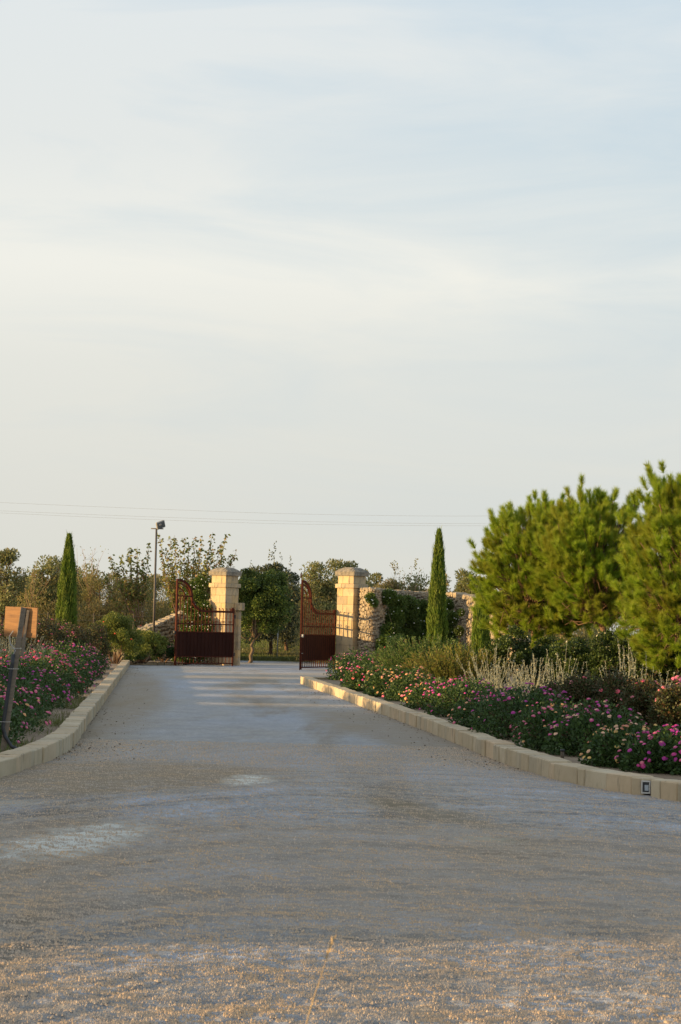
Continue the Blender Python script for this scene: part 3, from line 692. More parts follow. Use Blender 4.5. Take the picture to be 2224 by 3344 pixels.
# ------------------------------------------------------------ pines
def pine(label, px, D, crown, npx, ntuft=46, per=14, nn=300, lean=0, fork=None, seed=1):
    """crown: centre px,py, half-width px, half-height px, depth radius m"""
    global rng
    rng = np.random.default_rng(seed)
    bx, by = B(px, D); cpx, cpy, hw, hh, ry = crown; s = F/D
    t = thing('pine_tree',(bx,by,.1),label,'tree','young pines right of the drive')
    c = P(cpx,cpy,D)-np.array([bx,by,.1]); c[1] = 0; r = np.array([hw/s, ry, hh/s])
    d0 = rdir(ntuft*2); d0 = d0[d0[:,2]>-.85][:ntuft]; cc = c + d0/(np.abs(d0)**2.4).sum(1,keepdims=True)**(1/2.4)*np.where(d0[:,2:]>.2,.94,.99)*r*(rng.random((len(d0),1))**.38*.75+.25); cd = d0
    st, di, le = [], [], []
    for q, d in zip(cc, cd):
        k = per; a = q + rng.normal(size=(k,3))*.17
        o_ = norm((a-c)/r); dd = norm(o_*.62 + np.array([0,0,.72]) + rng.normal(size=(k,3))*.24)
        st.append(a); di.append(dd); le.append(rng.uniform(.17,.30,k))
    st = np.concatenate(st); di = np.concatenate(di); le = np.concatenate(le); m = len(st)
    # needles: bottlebrush round every shoot
    u = rng.random((m,nn))**.85; base = st[:,None]+di[:,None]*(le[:,None]*u)[...,None]
    rd = norm(rng.normal(size=(m,nn,3))); rd -= di[:,None]*(rd*di[:,None]).sum(-1,keepdims=True); rd = norm(rd)
    sp = rng.uniform(.45,1.5,(m,nn))*(1.2-.45*u); nd = norm(di[:,None]*1.0 + rd*sp[...,None]); nl = rng.uniform(.12,.17,(m,nn,1))
    sd_ = norm(np.cross(nd, rng.normal(size=(m,nn,3))))
    wd = .0036
    V = np.stack([base-sd_*wd, base+sd_*wd, base+nd*nl-sd_*.0008+[0,0,.008]], 2).reshape(-1,3)
    raw('needles', V, 3, 'pine', t)
    mb = MB(); th = max(.6,c[2]*.55); tp = np.array([c[0]*.55,0,th])
    tube(mb, limb((0,0,-.15),tp,7,0,.025), np.linspace(.10,.075,7), 9)
    top = c+np.array([0,0,r[2]*.5]); tube(mb, limb(tp,top,6,0,.05), np.linspace(.09,.03,6), 7)
    for q in cc:
        f_ = rng.uniform(.0,.7); a = tp+(top-tp)*f_; tube(mb, limb(a,q,5,-.08,.04), np.linspace(.022,.008,5), 5)
    for i in range(0,m,2): tube(mb, [st[i]-di[i]*.1, st[i]+di[i]*le[i]*.8], [.006,.004], 3)
    mb.build('trunk','bark',t,True)
    return t
pine('broad young pine on the left of the group, beside the cypresses', 1738, 52, (1750,1888,166,230,1.6), 0, 400, 3, seed=3)
pine('rounded pine with a bare orange trunk, middle of the three', 2012, 50, (1932,1853,150,226,1.5), 0, 360, 3, seed=5)
pine('tallest pine, cut off by the right edge of the view', 2235, 44, (2252,1890,192,328,1.5), 0, 420, 3, seed=8)
rng = np.random.default_rng(21)
# ------------------------------------------------------------ cypresses
def cypress(label, px, D, ptop, wpx, pbase):
    x, y = B(px, D); h = Z(px,ptop,D)-.1; rb = wpx/2*D/F
    t = thing('cypress_tree',(x,y,.1),label,'tree','cypresses along the walls')
    n = 30000; u = rng.random(n)**.85; a = rng.random(n)*2*np.pi
    prof = np.interp(u,[0,.08,.3,.6,.85,.97,1],[.75,.95,1.0,.78,.47,.2,.05])*rb
    lob = 1+  .17*np.sin(a*5+u*9)+.12*np.sin(a*9-u*23)+.06*rng.normal(size=n)
    rr = prof*lob*rng.uniform(.72,1.0,n); p = np.stack([np.cos(a)*rr,np.sin(a)*rr,u*h],1)
    d = norm(np.stack([np.cos(a)*.18,np.sin(a)*.18,np.ones(n)],1)+rng.normal(size=(n,3))*.13)
    V = leafquads(p,d,rng.uniform(.07,.17,n),.012+.006*rng.random(n))
    m = 520; um = rng.uniform(.25,1,m); am = rng.random(m)*6.28; pr = np.interp(um,[0,.3,.6,.85,1],[1,1,.78,.47,.05])*rb
    V = np.concatenate([V, leafquads(np.stack([np.cos(am)*pr,np.sin(am)*pr,um*h],1), norm(np.stack([np.cos(am)*.35,np.sin(am)*.35,np.ones(m)],1)), rng.uniform(.15,.32,m), .014)])
    raw('foliage',V,4,'cypress',t)
    mb = MB(); tube(mb,[(0,0,-.1),(0,0,.12*h),(0,0,.35*h),(0,0,.6*h),(0,0,.85*h),(0,0,.96*h)],np.array([.3,.6,.68,.5,.26,.06])*rb,9); mb.build('trunk','darkcore',t,True)  # dark filler cone inside the foliage, added to block see-through
cypress('single cypress rising behind the dark roses on the left', 213, 75, 1752, 62, 2040)
cypress('tall slim cypress standing in front of the curved stone wall', 1424, 68, 1738, 58, 2130)
cypress('shorter cypress half hidden by the left pine', 1568, 66, 1905, 56, 2150)
# ------------------------------------------------------------ background trees
def bt(label, px, D, top, hw, mat='olive', kind='olive_tree', rzf=.5, n=22000, ncl=70, L=.11, Wd=.06, cr=.42, **k):
    x, y = B(px, D); h = Z(px,top,D); rx = hw*D/F
    return leafy_tree(kind, label, 'tree', x, y, h, rx, rx*.9, h*rzf, mat, ncl, n, cr, L, Wd, .09, **k)
G1 = 'trees and tall scrub beyond the fence'
bt('tall olive cut off by the left edge, with loose feathery branches', 5, 92, 1765, 75, group=G1, rzf=.42, ncl=26, n=8000)
bt('dense olive behind the wooden sign', 60, 97, 1880, 95, group=G1)
bt('grey-green olive between the left edge and the left cypress', 150, 96, 1825, 75, group=G1, lo=.4)
bt('olive with its top just left of the cypress tip', 200, 102, 1812, 60, group=G1)
bt('olive half hidden by the left cypress on its right side', 262, 99, 1850, 65, group=G1)
bt('brownish scrub tree between the left cypress and the light pole', 330, 95, 1870, 85, 'scrub', 'scrub_tree', group=G1, ncl=50, L=.07, Wd=.03)
bt('low dry tree just left of the light pole', 420, 97, 1880, 80, 'scrub', 'scrub_tree', group=G1, ncl=50, L=.07, Wd=.03)
bt('dry brown tree behind the light pole', 520, 100, 1875, 85, 'scrub', 'scrub_tree', group=G1, ncl=50, L=.07, Wd=.03)
bt('olive behind the left gate pillar', 660, 99, 1850, 85, 'olive', group=G1)
bt('dusky olive at the back right of the gateway gap', 935, 108, 1870, 60, 'greyolive', group=G1, ncl=60, n=16000, L=.09, twigs=40)
bt('dark dense olive filling the gateway gap', 880, 104, 1838, 112, 'greyolive', group=G1, ncl=70, n=34000, L=.11, twigs=70, rzf=.5)
bt('olive behind the right gate leaf', 1045, 98, 1830, 72, group=G1, n=15000, rzf=.48)
bt('olive with the highest crown behind the right pillar', 1120, 100, 1812, 85, group=G1, n=16000, rzf=.48)
bt('small olive top showing right of the right pillar', 1200, 104, 1822, 40, group=G1, n=6000, ncl=16)
bt('scrubby tree above the stone wall beside the pillar', 1275, 101, 1880, 60, 'scrub', 'scrub_tree', group=G1, twigs=25)
bt('thin scrub tree above the wall left of the tall cypress', 1345, 101, 1875, 50, 'olive', group=G1, twigs=20, n=8000)
bt('low scrub behind the tall cypress', 1440, 103, 1925, 60, 'scrub', 'scrub_tree', group=G1)
bt('grey olive rising over the wall beside the pines', 1528, 98, 1825, 42, group=G1, n=7500, ncl=24, rzf=.38)
bt('olive far behind the left pine', 1640, 105, 1900, 80, group=G1)
# far wood closing the horizon on both sides (reads as one mass)
def farwood():
    xs = np.concatenate([np.arange(-45,-1.5,2.3), np.arange(-1.5,30,2.3)]); Vs=[]
    for x in xs:
        D = rng.uniform(119,130); h = rng.uniform(3.1,4.0)
        V,_ = crown_leaves((x,D,h*.5+.7),(1.9,1.6,h*.5),26,5200,.55,.14,.07,-.9,.3,.3); Vs.append(V)
    o = raw('far_scrub', np.concatenate(Vs), 4, 'scrub'); tag(o,'mass of brown scrub and trees far beyond the fence','scrub',kind='stuff')
farwood()
# brown undergrowth and reeds along the fence
def undergrowth():
    Vs=[]
    for i in range(260):
        px_ = rng.uniform(-60,700) if i < 215 else rng.uniform(960,1420); D = rng.uniform(93.5,97.5); x, y = B(px_, D) ; k = 260
        h = rng.uniform(1.2,3.2); a = np.array([x,y,0])+rng.normal(size=(k,3))*[.4,.3,0]; a[:,2] = rng.random(k)*h
        Vs.append(leafquads(a, norm(rng.normal(size=(k,3))*.5+[0,0,1]), rng.uniform(.06,.22,k), rng.uniform(.012,.05,k)))
    for i in range(90):
        px_ = rng.uniform(1400,2300); D = rng.uniform(93,97); x, y = B(px_, D); k = 260; h = rng.uniform(1.2,2.6)
        a = np.array([x,y,0])+rng.normal(size=(k,3))*[.5,.4,0]; a[:,2] = rng.random(k)*h
        Vs.append(leafquads(a, norm(rng.normal(size=(k,3))*.5+[0,0,1]), rng.uniform(.1,.25,k), rng.uniform(.03,.07,k)))
    for i in range(26):
        px_ = rng.uniform(790,1000); D = rng.uniform(118,126); x, y = B(px_, D); k = 260; h = rng.uniform(.8,1.8)
        a = np.array([x,y,.72])+rng.normal(size=(k,3))*[.7,.4,0]; a[:,2] = .7+rng.random(k)*h
        Vs.append(leafquads(a, norm(rng.normal(size=(k,3))*.5+[0,0,1]), rng.uniform(.1,.3,k), rng.uniform(.03,.07,k)))
    o = raw('undergrowth', np.concatenate(Vs), 4, 'scrub'); tag(o,'dry brown undergrowth along the wire fence','undergrowth',kind='stuff')
undergrowth()
def shoots(t, name, n, base_r, h0, h1, spread, leafn, L, Wd, mat, stem_mat, top=(0,0,0), r0=.008, stemname='stems', curve=.0, lstart=.25, out=.7, droop=0, skew=1.0):
    """n upright shoots from a base, leaves along them"""
    mb = MB(); Vs=[]
    for i in range(n):
        a = rng.random()*2*np.pi; rr = math.sqrt(rng.random()); h = h0+(h1-h0)*rng.random()**skew
        b = np.array([math.cos(a)*rr*base_r, math.sin(a)*rr*base_r, 0])+np.asarray(top)
        e = b+np.array([math.cos(a)*rr*spread, math.sin(a)*rr*spread, h*(1-.25*rr*rr)])+rng.normal(size=3)*[.05,.05,0]
        p = limb(b,e,5,0,.03); tube(mb,p,np.linspace(r0,r0*.4,5),3)
        u = lstart+(1-lstart)*rng.random(leafn); seg = np.stack([np.interp(u,np.linspace(0,1,5),p[:,j]) for j in range(3)],1)
        d = norm((e-b)/np.linalg.norm(e-b)+rdir(leafn)*out); Vs.append(leafquads(seg,d,L*rng.uniform(.6,1.3,leafn),Wd,droop))
    raw(name,np.concatenate(Vs),4,mat,t); mb.build(stemname,stem_mat,t)
# mulberry: many long straight shoots with drooping leaves against the sky
def mulberry(label, px, D, tips, seed, group=None):
    x, y = B(px,D); t = thing('mulberry_tree',(x,y,0),label,'tree',G1); mb = MB(); Vs=[]
    hd_ = np.array([0,0,1.5]); tube(mb,[(0,0,-.1),(.03,0,.8),hd_],[.16,.12,.14],8)
    for (tx,ty) in tips:
        e = P(tx,ty,D)-np.array([x,y,0]); e[1] = rng.uniform(-.5,.5)
        b = hd_+np.array([e[0]*.25,0,rng.uniform(0,.4)]); m_ = b+(e-b)*[.75,.8,.5]
        t_ = np.linspace(0,1,8)[:,None]; p = (1-t_)**2*b+2*t_*(1-t_)*m_+t_**2*e
        tube(mb,p,np.linspace(.028,.006,8),4); k = 105; u = .2+.8*rng.random(k)**.8
        seg = np.stack([np.interp(u,t_[:,0],p[:,j]) for j in range(3)],1)+rng.normal(size=(k,3))*.05
        d = norm(rng.normal(size=(k,3))*[.8,.8,.3]+[0,0,-.45]); Vs.append(leafquads(seg,d,rng.uniform(.10,.19,k),.095))
        for j in range(4):       # side shoots lower down
            e2 = p[3]+rng.normal(size=3)*[.35,.3,.25]+[0,0,.35]; tube(mb,[p[2],(p[2]+e2)/2,e2],[.012,.008,.004],3)
            k=18; sg = p[2]+(e2-p[2])*rng.random((k,1)); Vs.append(leafquads(sg,norm(rng.normal(size=(k,3))+[0,0,-.3]),rng.uniform(.08,.13,k),.07))
    raw('leaves',np.concatenate(Vs),4,'mulberry',t); mb.build('trunk','twig',t,True)
mulberry('shaggy mulberry with upright leafy shoots left of the light pole', 455, 93, [(365,1815),(395,1812),(420,1790),(428,1818),(448,1785),(470,1830),(380,1850),(445,1840),(405,1860),(485,1775),(340,1870)], 1)
mulberry('largest mulberry with long leafy shoots above the left gate leaf', 600, 92, [(520,1742),(553,1750),(572,1748),(543,1790),(602,1752),(590,1790),(618,1768),(640,1752),(662,1755),(650,1790),(694,1737),(680,1790),(700,1800),(742,1745),(722,1775),(730,1820),(755,1810),(773,1798),(560,1830),(610,1830),(530,1840),(670,1830)], 2)
def citrus():
    x, y = B(812,93)
    t = leafy_tree('fruit_tree','round dark-green fruit tree with a short pale trunk in the gateway','tree',x,y,Z(860,1868,93),1.3,1.1,1.5,'citrus',120,50000,.36,.085,.052,.075,1.0,2.72,bark='barklight',lean=.45,up=.1,zlow=-.9,lo=.3)
    V=[]; k=700; a = np.array([-.15,0,1.55])+rng.normal(size=(k,3))*[.33,.25,.35]; raw('low_branch_leaves',leafquads(a,norm(rng.normal(size=(k,3))+[0,0,-.3]),.085,.05),4,'citrus',t)
    mb = MB(); tube(mb,[(0,0,.95),(-.3,0,1.1),(-.55,0,1.25)],[.05,.035,.015],6); tube(mb,[(0,0,.95),(.15,0,1.15),(.35,0,1.5)],[.05,.04,.02],6); mb.build('fork','barklight',t,True)
citrus()
def bare(label, px, D, top, n=9):
    x,y = B(px,D); h = Z(px,top,D); t = thing('bare_tree',(x,y,0),label,'tree',G1); mb = MB(); Vs=[]
    tube(mb,limb((0,0,-.1),(0,0,h*.55),5,0,.02),np.linspace(.05,.02,5),5)
    for i in range(n):
        a = np.array([0,0,h*rng.uniform(.35,.6)]); e = np.array([rng.normal()*.5,rng.normal()*.4,h*rng.uniform(.8,1)]); p = limb(a,e,5,0,.04); tube(mb,p,np.linspace(.014,.004,5),3)
        for j in range(3): tube(mb,[p[3],p[3]+rng.normal(size=3)*.16+[0,0,.15]],[.006,.003],3)
        k=10; Vs.append(leafquads(p[rng.integers(2,5,k)]+rng.normal(size=(k,3))*.1,rdir(k),.08,.05))
    mb.build('branches','twig',t); raw('leaves',np.concatenate(Vs),4,'mulberry',t)
bare('almost leafless sapling with pale twigs right of the left cypress', 285, 95, 1780, 12)
bare('bare twiggy sapling above the wooden sign', 95, 94, 1820, 10)
bare('wispy shoot standing above the wall right of the pillar', 1290, 99, 1835, 6)
bare('thin leafy shoot above the wall, nearer the tall cypress', 1330, 99, 1848, 5)
# ------------------------------------------------------------ shrubs of the beds
def shrub(name, label, px, D, top, hw, mat, ry=.8, n=9000, ncl=40, L=.05, Wd=.03, group=None, z0=.12, cr=.2, up=.4, fl=None, cat='shrub', twigs=0, zl=-.6, hmin=None):
    x, y = B(px,D); h = Z(px,top,D)-z0; rx = hw*D/F; t = thing(name,(x,y,z0),label,cat,group)
    V, cc = crown_leaves((0,0,h*.5),(rx,ry,h*.52),ncl,n,cr,L,Wd,zl,up,.45)
    if twigs:
        q=[]
        for i in range(twigs):
            a = rng.random()*6.28; b = np.array([math.cos(a)*rx*.7*rng.random(),math.sin(a)*ry*.6,h*.8]); e = b+[rng.normal()*.1,0,rng.uniform(.1,.35)]
            k=14; q.append(leafquads(b+(e-b)*rng.random((k,1)),norm(rdir(k)+[0,0,.6]),L,Wd))
        V = np.concatenate([V]+q)
    V[:,2] = np.maximum(V[:,2],.0); raw('foliage',V,4,mat,t)
    mb = MB()
    for q in cc[::3]: tube(mb,limb((q[0]*.15,q[1]*.15,-.05),q,5,0,.04),np.linspace(.02,.006,5),4)
    mb.build('stems','bark',t)
    if fl:
        cnt, cols, size = fl; d = rdir(cnt*3); d = d[(d[:,2]>-.2)&(d[:,1]<.5)][:cnt]
        flowers(t, np.array([0,0,h*.5])+d*np.array([rx,ry,h*.52])*rng.uniform(.92,1.1,(len(d),1)), d, size, cols, 'bloom')
    return t
CM=(.62,.035,.28); CP=(.74,.10,.27); CR=(.75,.06,.12); CY=(.80,.55,.16); CO=(.80,.36,.16); CC=(.80,.46,.34); CV=(.46,.03,.32)
def flowers(t, p, d, size, cols, name='flowers'):
    n = len(p); cols = np.array(cols)   # (m,2,3): rim, centre
    ci = rng.integers(0,len(cols),n); dd = norm(d*.7+np.array([0,-.15,.7])+rng.normal(size=(n,3))*.2)
    r = norm(np.cross(dd,rdir(n))); u = np.cross(dd,r); s = size*rng.uniform(.7,1.25,n); K=7
    V = np.zeros((n,2*K+1,3)); C = np.zeros((n,2*K+1,3)); br = rng.uniform(.75,1.15,(n,1))
    for k in range(K):
        a = k*2*np.pi/K; e = np.cos(a)*r+np.sin(a)*u; j = rng.uniform(.8,1.2,(n,1)); j2 = rng.uniform(.8,1.2,(n,1))
        V[:,k] = p+e*s[:,None]*j*.95; V[:,K+k] = p+e*s[:,None]*.55*j2+dd*s[:,None]*.38
        C[:,k] = cols[ci,0]*br; C[:,K+k] = (cols[ci,0]*.82+cols[ci,1]*.18)*br
    V[:,2*K] = p+dd*s[:,None]*.55; C[:,2*K] = cols[ci,1]
    i = np.arange(n)[:,None]*(2*K+1); F3=[]
    for k in range(K):
        k2=(k+1)%K; F3 += [np.hstack([i+k,i+k2,i+K+k2]), np.hstack([i+k,i+K+k2,i+K+k]), np.hstack([i+K+k,i+K+k2,i+2*K])]
    if n <= 40 and name != 'flowers':
        F1 = np.concatenate([f_[:1] for f_ in F3])
        for q in range(n): raw_idx(name, V[q], F1, 'petals', t, C[q])
        return
    o = raw_idx('flowers', V.reshape(-1,3), np.concatenate(F3), 'petals', t, C.reshape(-1,3)); o['kind'] = 'stuff'
def lantana(label, x, y, rx, ry, h, cols, nfl=150, nleaf=5200, L=.048, size=.021, group='lantana bushes'):
    t = thing('lantana_bush',(x,y,.12),label,'flower bush',group)
    nb = 7; cs = [(0,0,h*.42)]+[(rx*.5*math.cos(a),ry*.5*math.sin(a),h*rng.uniform(.14,.36)) for a in np.linspace(0,6.28,nb,endpoint=False)+rng.random()]
    V=[]; FP=[]; FD=[]
    for c in cs:
        q = (rx*.62,ry*.62,h*rng.uniform(.48,.6)); m = nleaf//len(cs)
        p, d = shell(c,q,m,.2); lump = 1+.16*np.sin(p[:,0:1]*12+c[0]*9)*np.sin(p[:,1:2]*10+c[1]*5)*np.sin(p[:,2:3]*11+2)
        p = np.asarray(c)+(p-np.asarray(c))*lump; V.append(leafquads(p,norm(d*.6+rdir(m)*.7+[0,0,.25]),L*rng.uniform(.7,1.3,m),L*.62))
        m2 = int(nfl/len(cs)*4.2); d2 = rdir(m2); p2 = np.asarray(c)+d2*np.array(q)*rng.uniform(1.0,1.07,(m2,1))
        ok = np.ones(m2,bool)
        for c3 in cs:
            if c3 is not c: ok &= (((p2-np.asarray(c3))/np.array([rx*.6,ry*.6,h*.5]))**2).sum(1) > .9
        ok &= (p2[:,2] > .08)&(d2[:,2] > -.35); FP.append(p2[ok]); FD.append(d2[ok])
    V = np.concatenate(V); V[:,2] = np.abs(V[:,2]); raw('foliage',V,4,'lantana',t)
    mb = MB()
    for c in cs: tube(mb,limb((c[0]*.2,c[1]*.2,-.04),c,4,0,.03),np.linspace(.018,.008,4),4)
    for c in cs:       # dense leafless heart of old twigs
        a = rdir(60)*np.array([rx*.42,ry*.42,h*.38])+np.asarray(c); 
        for q in a[:18]: tube(mb,[np.asarray(c)*[.5,.5,.4],q],[.009,.004],3)
    mb.build('stems','bark',t)
    FP = np.concatenate(FP); FD = np.concatenate(FD); w_ = np.sin(FP[:,0]*7+x*3)*np.sin(FP[:,1]*5+y)+rng.normal(size=len(FP))*.6+FP[:,2]/h*.8 > .25
    flowers(t,FP[w_],FD[w_],size,cols)
    return t
pk = [(CM,CP),(CM,CC),(CV,CM),(CP,CC)]; rd_ = [(CR,CP),(CP,CC),(CR,CO),(CM,CP)]; ye = [(CY,CO),(CO,CY),(CC,CY),(CO,CP)]; mx_ = [(CM,CC),(CP,CY),(CO,CY),(CP,CC)]; pu = [(CV,CM),(CM,CC),(CV,CC),(CM,CP)]
GL='lantana bushes edging the left bed'; GR='lantana bushes edging the right bed'
RL = [('lantana mound with dull purple flowers, nearest the right gate pillar',1165,61,1.0,1.4,.78,[(CV,CM),(CM,CC),(CC,CP)],.018),
 ('purple-topped lantana mound directly under the stone wall',1245,56,1.05,1.3,.86,pu,.019),
 ('sunlit lantana mound thick with red and coral flowers',1205,51,.75,1.0,.62,rd_,.022),
 ('sunlit lantana mound full of yellow flowers, beside the coral one',1290,47,.8,1.1,.62,ye,.022),
 ('sunlit lantana mound with peach-orange flowers before the rosemary',1358,44.5,.75,1.0,.62,[(CO,CY),(CO,CC),(CP,CO)],.022),
 ('lantana mound mixing magenta and yellow flowers below the rosemary',1430,40.3,.75,1.1,.58,mx_,.022),
 ('lantana mound with many purple flowers left of the pale dry shrubs',1520,37,.85,1.1,.68,pu,.022),
 ('green lantana mound with a few peach flowers, fifth from the right edge',1610,32.6,.75,.9,.52,[(CO,CC),(CP,CC)],.02),
 ('broad lantana mound with vivid magenta flowers before the pale dry shrubs',1715,30,.9,.95,.72,pu,.023),
 ('lantana mound in shade with pink and cream flowers behind the peg',1835,27.2,.72,.8,.56,mx_,.022),
 ('lantana mound with lilac flowers, behind the yellow one',1945,26.2,.72,.75,.6,[(CV,CP),(CM,CC),(CC,CY)],.022),
 ('lantana mound with pale yellow flowers near the kerb light',2055,24.2,.62,.62,.46,ye,.022),
 ('lantana mound just beyond the right edge of the view, magenta flowers',2345,23.0,.7,.62,.48,pk,.024),
 ('second lantana mound beyond the right edge, yellow flowers',2510,22.6,.7,.62,.46,ye,.024),
 ('third lantana mound beyond the right edge, purple flowers',2690,22.4,.7,.62,.5,pu,.024),
 ('lantana mound with pink and magenta flowers above the kerb light',2185,23.4,.62,.6,.46,pk,.024)]
for lab,px,D,rx,ry,h,cols,sz in RL:
    x,y = B(px,D); lantana(lab,x,y,rx*.82,ry*.78,h*1.12,cols,150,6200,.05 if D<45 else .06,sz*1.22+.003*(D>40),GR)
LL = [(25.3,'left lantana mound at the frame edge behind the foot of the sign post',mx_),(28.6,'lantana mound with peach and pink flowers just right of the sign post',mx_),
 (32.6,'lantana mound with scattered pink flowers, third along the left kerb',pk),(36.6,'lantana mound with bright purple flowers, fourth along the left kerb',pu),
 (41,'lantana mound with crimson and pink flowers, fifth along the left kerb',rd_),(45.6,'lantana mound with vivid pink sunlit top, sixth along the left kerb',rd_),
 (50.5,'lantana mound with magenta flowers, seventh along the left kerb',pk),(56,'dusky pink lantana mound, third from the far end of the left row',pk),
 (62,'pale pink lantana mound, second from the far end of the left row',mx_),(68.5,'last lantana mound of the left row, by the yellow-green shrub',mx_)]
ex = [(22,-3.7),(27.5,-4.0),(32.7,-4.48),(37,-4.75),(41,-5.0),(51,-5.9),(60,-6.7),(71,-7.6)]
for D,lab,cols in LL:
    xx = np.interp(D,[e[0] for e in ex],[e[1] for e in ex])-.85+rng.uniform(-.05,.05); lantana(lab,xx,D,.95,1.65,(.76 if D<35 else .9)+rng.uniform(-.10,.12),cols,230,9000,.052 if D<45 else .065,.029,GL)
# second row behind, left
for D,xo,lab,cols in ((31,-2.3,'rear lantana mound behind the sign post, at the left edge',pk),(38,-2.35,'rear lantana mound with a bright red sunlit crest',rd_)):
    xx = np.interp(D,[e[0] for e in ex],[e[1] for e in ex])+xo; lantana(lab,xx,D,.9,1.9,.95,cols,200,6500,.052,.025,GL)
# dark rose hedge left
rf_ = lambda n: (n,[(CR,CP),(CP,CC)],.035)
shrub('rose_bush','dark rose bush with small pink blooms right behind the sign',130,60,2015,85,'rose',1.2,12000,60,.05,.032,'dark rose bushes behind the left lantanas',fl=(30,[((.75,.10,.2),(.75,.2,.25))],.032),twigs=14,cr=.25)
shrub('rose_bush','dark rose bush with pink blooms at the foot of the left cypress',215,63,2035,80,'rose',1.2,12000,60,.05,.032,'dark rose bushes behind the left lantanas',fl=(22,[((.75,.10,.2),(.75,.2,.25))],.03),twigs=14,cr=.25)
shrub('rose_bush','dark rose bush between the left cypress and the yellow-green shrub',295,67,2035,60,'rose',1.1,9000,45,.05,.032,'dark rose bushes behind the left lantanas',fl=(8,[((.75,.10,.2),(.75,.2,.25))],.03),twigs=14,cr=.25)
shrub('rose_bush','dark rose bush cut off by the left edge of the view',20,57,2045,75,'rose',1.1,9000,45,.05,.032,'dark rose bushes behind the left lantanas',fl=(12,[((.75,.10,.2),(.75,.2,.25))],.03),twigs=12,cr=.25)
shrub('yellow_green_shrub','tall yellow-green shrub right of the dark roses',375,78,2000,85,'yellowshrub',.9,17000,70,.06,.035,'yellow-green shrubs at the far end of the left bed',cr=.22,twigs=24,fl=(10,[((.7,.06,.02),(.75,.15,.03))],.04))
shrub('yellow_green_shrub','lower spreading yellow-green shrub at the corner of the left kerb',465,82.2,2052,88,'yellowshrub',.8,15000,60,.06,.035,'yellow-green shrubs at the far end of the left bed',cr=.2,twigs=20)
shrub('dark_shrub','low dark shrub between the kerb corner and the left gate leaf',535,83.2,2105,60,'lantana',.5,7000,30,.06,.035,cr=.16,fl=(40,[(CC,CP),(CO,CC)],.022))
shrub('dark_shrub','little dark shrub at the inner corner of the left kerb',440,81.6,2125,38,'laurel',.4,3500,16,.05,.03,cr=.13)
shrub('weed_clump','low weeds with white dots under the left gate leaf',600,84.6,2140,45,'jasmine',.3,2600,16,.05,.025,cr=.1,z0=0,cat='plant',fl=(12,[((.7,.7,.68),(.8,.8,.7))],.02))
# silver bush behind the sign
x,y = B(25,44); t = thing('silver_bush',(x,y,.12),'blue-grey feathery bush behind the sign at the left edge','shrub')
shoots(t,'foliage',190,.25,.75,1.35,.75,60,.05,.009,'greysantolina','greysantolina',out=.9,r0=.005)
# right bed: rosemary, silver shrubs, laurels, roses
x,y = B(1405,50); t = thing('rosemary_bush',(x,y,.12),'dark green rosemary bush left, at the foot of the tall cypress','shrub','rosemary bushes')
shoots(t,'foliage',520,.6,.8,1.4,.8,90,.06,.018,'rosemary','bark',out=.6,r0=.006)
x,y = B(1495,47); t = thing('rosemary_bush',(x,y,.12),'olive-brown rosemary bush, right of the dark green one','shrub','rosemary bushes')
shoots(t,'foliage',460,.5,.7,1.2,.75,90,.06,.018,'rosemary_brown','bark',out=.6,r0=.006)
for px,D,h0,h1,n,sp,lab in ((1605,40,.35,1.28,230,.62,'largest dry silvery shrub, nearest the rosemary'),(1690,42.5,.3,1.0,50,.3,'small dry silvery shrub right of the largest one'),(1748,38,.35,1.2,190,.5,'dry silvery shrub below the first dark laurel bush'),(1835,38.5,.35,1.4,70,.32,'narrow dry silvery shrub between the pine trunks'),(1925,36.5,.3,1.0,60,.3,'low dry silvery shrub left of the pine trunk foot'),(2045,37,.35,1.5,85,.34,'tallest thin dry silvery shrub, second from the right edge'),(2140,36,.3,1.1,50,.35,'rightmost dry silvery shrub, above the pink roses')):
    x,y = B(px,D); t = thing('silver_shrub',(x,y,.12),lab,'shrub','dry silvery shrubs in the right bed')
    shoots(t,'foliage',n,.16,h0,h1,sp,46,.034,.014,'silver','silver',out=1.1,r0=.005,lstart=.12,skew=2.2)
LG='dark laurel bushes under the pines'
for px,D,top,hw,lab in ((1665,47,2050,72,'dark glossy bush under the left pine, beside the half hidden cypress'),(1770,47.5,2080,62,'low dark glossy bush below the left pine trunk'),(1858,46,2085,75,'dark glossy bush between the two pine trunks'),(1980,45.5,2062,90,'largest dark glossy bush, around the orange pine trunk'),(2110,45,2110,80,'dark glossy bush under the tallest pine'),(2215,45,2120,60,'dark glossy bush at the right edge of the view'),(2340,44,2110,90,'dark glossy bush beyond the right edge of the view'),(2500,44,2120,90,'second dark glossy bush beyond the right edge of the view')):
    shrub('laurel_bush',lab,px,D,top,hw,'laurel',.7,12000,50,.05,.034,LG,cr=.16)
RG='dark rose bushes behind the right lantanas'
for px,D,top,hw,lab,nf in ((1800,33.5,2240,75,'leftmost dark rose bush behind the magenta lantana',2),(1900,32,2215,85,'dark rose bush below the silvery shrubs',4),(2010,31,2215,90,'dark reddish rose bush in the middle of the right roses',5),(2105,29.5,2225,90,'dark rose bush with red-tinged leaves, second from the right edge',9),(2215,28.5,2235,90,'rightmost rose bush in view, with large pink roses',12),(2370,28,2245,100,'rose bush beyond the right edge of the view',9),(2560,28,2255,100,'second rose bush beyond the right edge of the view',9)):
    shrub('rose_bush',lab,px,D,top,hw,'rose',.55,12000,55,.038,.026,RG,cr=.15,twigs=30,fl=(nf,[((.80,.10,.16),(.8,.2,.22)),((.82,.22,.28),(.8,.3,.3))],.036))
